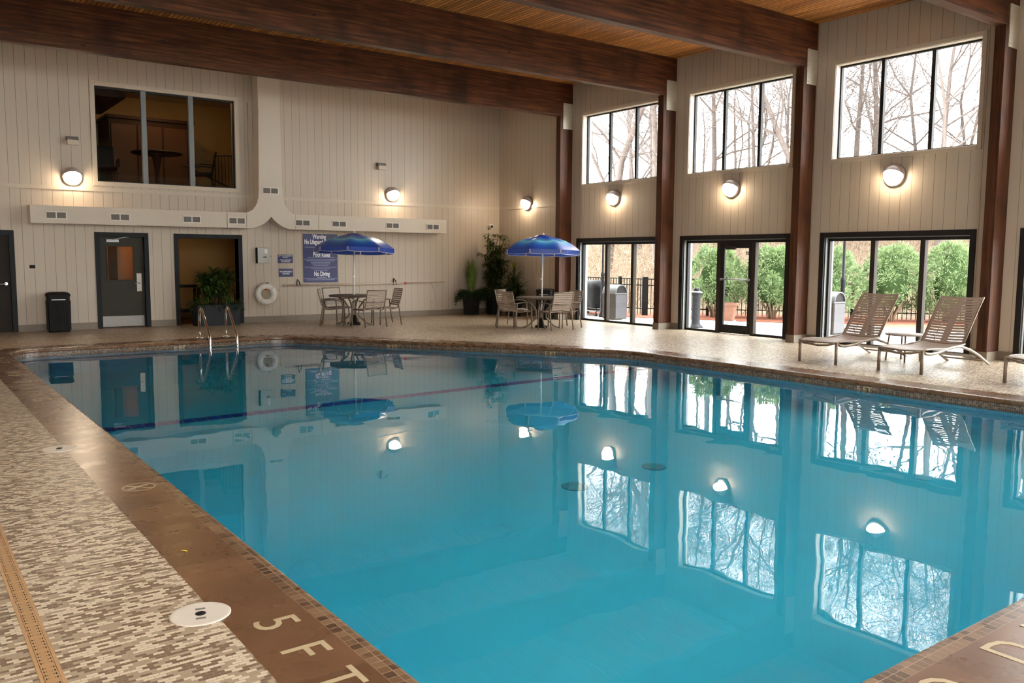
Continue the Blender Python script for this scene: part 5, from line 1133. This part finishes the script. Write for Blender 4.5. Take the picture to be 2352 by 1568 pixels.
# patio bins
def make_patio_bin(label, loc):
    c = thing('litter_bin', label, 'bin', loc, 0, 'hooded patio litter bins')
    MB().box((-0.23, -0.25, 0.02), (0.23, 0.25, 0.72)).build('body', M['binbrown'], c, None, 0.008)
    MB().box((-0.205, -0.262, 0.04), (0.205, -0.25, 0.70)).build('perforated_panel', M['perf'], c)
    arcp = [(0.23 * math.cos(R_(a)), 0.72 + 0.25 * math.sin(R_(a))) for a in range(0, 181, 12)]; inn = [(0.20 * math.cos(R_(a)), 0.745 + 0.20 * math.sin(R_(a))) for a in range(180, -1, -12)]
    h = MB(); n = len(arcp)
    h.quadgrid([[(x, -0.27, z) for x, z in arcp], [(x, 0.27, z) for x, z in arcp]], False, True); h.quadgrid([[(x, -0.27, z) for x, z in inn], [(x, 0.27, z) for x, z in inn]], False, True)
    h.quadgrid([[(x, -0.27, z) for x, z in arcp], [(x, -0.27, z) for x, z in inn[::-1]]], False, False); h.build('hood', M['bingrey'], c)
    MB().prism(inn[::-1], 'y', -0.235, 0.26).build('opening', M['black'], c); MB().box((-0.235, -0.265, 0.715), (0.235, 0.265, 0.745)).build('rim', M['bingrey'], c)
    return c
pb = make_patio_bin('silver hooded litter bin outside the first bay', (1.30, -3.72, ZG)); dup(pb, (2.30, -9.75, ZG), 0, 'silver hooded litter bin outside the third bay')
# covered grill
c = thing('covered_grill', 'barbecue grill under a black cover outside the first bay', 'grill', (1.95, -2.05, ZG), R_(-8))
def cover_ring(z, kx, ky, wob, r_=random.Random(3)):
    out = []
    for j in range(40):
        a = 2 * PI * j / 40; ca, sa = math.cos(a), math.sin(a); q = (abs(ca) ** 5 + abs(sa) ** 5) ** (-0.2); out.append((0.33 * kx * q * ca + wob * math.sin(7 * a + z * 9) * 0.02, 0.70 * ky * q * sa + wob * math.cos(6 * a + z * 7) * 0.02, z))
    return out
MB().quadgrid([cover_ring(z, kx, ky, wb) for z, kx, ky, wb in ((0.24, 0.92, 1.02, 2.0), (0.45, 0.95, 1.0, 1.2), (0.70, 0.98, 1.0, 0.8), (0.84, 1.08, 1.03, 0.6), (0.95, 1.0, 0.95, 0.5), (1.02, 0.8, 0.8, 0.5), (1.05, 0.4, 0.5, 0.3), (1.055, 0.02, 0.02, 0))], True, True).build('cover', M['cover'], c)
MB().box((-0.30, -0.66, 0.14), (0.30, 0.66, 0.18)).build('base_shelf', M['bingrey'], c)
for s in (-1, 1):
    for q in (-1, 1): MB().tube([(s * 0.26, q * 0.6, 0.3), (s * 0.26, q * 0.6, 0.06)], 0.02, 6).build('leg', M['black'], c); MB().sphere((s * 0.26, q * 0.6, 0.045), 0.045, 10, 6).build('wheel', M['black'], c)
# lamp posts
def make_lamp_post(label, loc):
    c = thing('lamp_post', label, 'lamp post', loc, 0, 'black patio lamp posts')
    MB().lathe([(0.10, 0.0), (0.10, 0.1), (0.06, 0.16), (0.055, 0.55), (0.065, 0.57), (0.05, 0.62), (0.048, 1.18), (0.062, 1.2), (0.062, 1.26), (0.036, 1.3), (0.030, 2.75), (0.05, 2.78)], (0, 0, 0), 14).build('pole', plain('slate_lamp_pole', (0.009, 0.009, 0.012), 0.5, spec=0.15), c)
    MB().lathe([(0.05, 2.78), (0.11, 2.85), (0.13, 3.15), (0.17, 3.17), (0.03, 3.32), (0.001, 3.36)], (0, 0, 0), 12).build('lantern', M['black'], c)
    return c
lp = make_lamp_post('black lamp post beside the covered grill', (1.62, -2.86, ZG)); dup(lp, (2.62, -9.86, ZG), 0, 'black lamp post beside the third bay litter bin'); dup(lp, (8.9, -10.2, ZG), 0, 'distant black lamp post seen in the right pane of the third bay')
# ash urn
c = thing('ash_urn', 'charcoal column ash urn outside the patio door bay', 'ash urn', (1.06, -6.88, ZG))
MB().lathe([(0.19, 0.0), (0.19, 0.02), (0.15, 0.05), (0.115, 0.09), (0.105, 0.14), (0.10, 0.78), (0.12, 0.83), (0.12, 0.86)], (0, 0, 0), 24).build('column', M['urn'], c); MB().lathe([(0.12, 0.855), (0.165, 0.86), (0.165, 0.875), (0.08, 0.91)], (0, 0, 0), 24).build('cap', M['bingrey'], c)
MB().lathe([(0.065, 0.90), (0.07, 0.95), (0.05, 0.985), (0.001, 0.99)], (0, 0, 0), 16).build('top_knob', M['urn'], c); MB().sphere((-0.045, -0.045, 0.945), 0.025, 8, 6).build('opening', M['black'], c)
# terracotta pot
c = thing('terracotta_pot', 'terracotta flower pot standing outside the patio door', 'pot', (3.12, -6.15, ZG))
def sq(w_, r=0.06): return outline([(-w_ / 2, -w_ / 2, r), (w_ / 2, -w_ / 2, r), (w_ / 2, w_ / 2, r), (-w_ / 2, w_ / 2, r)], 0.03)
o = MB().quadgrid([[(p.x, p.y, z) for p in sq(w_)] for w_, z in ((0.38, 0.05), (0.40, 0.10), (0.52, 0.47))], True, False, True).build('bowl', M['terracotta'], c); o.rotation_euler = (0, 0, R_(35))
o = MB().quadgrid([[(p.x, p.y, z) for p in sq(w_)] for w_, z in ((0.55, 0.46), (0.58, 0.52), (0.50, 0.52), (0.48, 0.44))], True, False, False).build('rim', M['terracotta'], c); o.rotation_euler = (0, 0, R_(35))
MB().box((-0.22, -0.22, 0.0), (0.22, 0.22, 0.05)).build('foot', M['concrete'], c).rotation_euler = (0, 0, R_(35))
MB().box((-0.24, -0.24, 0.42), (0.24, 0.24, 0.46)).build('soil', M['soil'], c).rotation_euler = (0, 0, R_(35))

# trees
def gen_tree(seed, H, r0, spread=0.55):
    r_ = random.Random(seed); tk = MB(); br = MB()
    def grow(p, d, L, r, lev):
        n = 5 if lev < 2 else 4; pts = [p.copy()]; rad = [r]; kids = []
        for i in range(n):
            d = (d + Vector((r_.gauss(0, 1), r_.gauss(0, 1), r_.gauss(0, 0.6) + (0.25 if lev < 2 else 0.05))) * (0.10 + 0.07 * lev)).normalized(); p = p + d * (L / n); pts.append(p.copy()); rad.append(r * (1 - 0.75 * (i + 1) / n))
            if lev < 4 and (i >= (1 if lev == 0 else 0)):
                for q in range([2, 3, 2, 2][lev]): kids.append((p.copy(), d.copy(), rad[-1]))
        (tk if lev == 0 else br).tube(pts, rad, [8, 5, 4, 3, 3][lev], False)
        for (q, dd, rr) in kids:
            if lev == 3 and r_.random() < 0.45: continue
            ax = dd.orthogonal().normalized(); ax.rotate(Matrix.Rotation(r_.uniform(0, 2 * PI), 3, dd)); nd = (dd * r_.uniform(0.45, 0.9) + ax * r_.uniform(0.5, 1.0)).normalized()
            grow(q, nd, L * r_.uniform(0.38, 0.62), max(0.004, rr * r_.uniform(0.42, 0.65) * (1.0, 0.62, 0.66, 0.7)[lev]), lev + 1)
    grow(Vector((0, 0, 0)), Vector((r_.uniform(-0.15, 0.15), r_.uniform(-0.15, 0.15), 1)), H, r0, 0)
    return tk, br
protos = []
LAB = ['bare leafless tree with a straight trunk in the woods behind the fence', 'bare leafless tree with wide spreading branches behind the fence', 'bare slender leafless tree in the woods behind the fence', 'bare leafless tree with a thick forking trunk behind the fence']
for i, (seed, H, r0) in enumerate(((21, 11.0, 0.17), (34, 9.0, 0.14), (47, 10.0, 0.10), (58, 12.0, 0.20))):
    c = thing('bare_tree', LAB[i], 'tree', (0, 0, 0), 0, ['straight bare trees', 'spreading bare trees', 'slender bare trees', 'thick bare trees'][i])
    tk, br = gen_tree(seed, H, r0); tk.build('trunk', M['bark'], c); br.build('branches', M['bark'], c); protos.append(c)
r_ = random.Random(77); places = []
for yy, xx in ((1.5, 8.5), (-0.5, 7.0), (3.5, 11), (6, 10), (0.5, 13), (-2.2, 9.5), (-3.6, 12), (-5.2, 9.2), (-6.8, 12.5), (-8.3, 10.8), (-4.5, 16), (-9.6, 14.5), (-1, 17), (3, 18), (7, 16), (10, 14), (-7.5, 18), (-11.5, 13.5), (-13.0, 17), (-10.5, 20), (12, 19), (1, 22), (5, 24), (-14.5, 14.5), (-16, 19), (-6, 23), (-3.0, 14.5), (-7.5, 15), (-9, 17.5), (2.5, 13), (4, 15.5), (1, 16.5), (5.5, 19), (8, 21), (3.5, 22), (6, 12), (10, 15.5), (12.5, 18), (16, 20), (12, 23), (-3.5, 13.5), (-2, 17.5), (-5, 19), (0, 21), (-3, 22)): places.append((xx, yy))
for i, (x, y) in enumerate(places):
    k = i % 4 if i < 29 else (2, 0, 2, 1)[i % 4]
    if i < 4: o = protos[k]; o.location = (x, y, hill_z(x, y) - 0.1)
    else: o = dup(protos[k], (x, y, hill_z(x, y) - 0.1), r_.uniform(0, 6.28), None, (r_.uniform(0.60, 0.90),) * 3)
# undergrowth of dry twigs
m2 = MB(); r_ = random.Random(5)
for i in range(6500):
    y = r_.uniform(-16, 14); base = 4.6 if y > -4 else 4.6 + (-4 - y) * 0.80; x = base + 0.6 + r_.random() ** 1.3 * 13; left_ = 1.0 if y > -6 else max(0.35, 1 - (-6 - y) * 0.09)
    p = Vector((x, y, hill_z(x, y) - 0.05)); d = Vector((r_.gauss(0, 0.45), r_.gauss(0, 0.45), 1)).normalized(); L = r_.uniform(0.8, 3.0) * left_; pts = [p]; n = 5
    for k in range(n):
        d = (d + Vector((r_.gauss(0, 0.22), r_.gauss(0, 0.22), -0.12 * k))).normalized(); p = p + d * (L / n); pts.append(p)
    rr = r_.uniform(0.006, 0.016); m2.tube(pts, [rr * (1 - 0.15 * k) for k in range(n + 1)], 3, False)
tag(m2.build('undergrowth', M['twig']), 'tangle of dry tan brush and twigs behind the fence', 'undergrowth', kind='stuff')
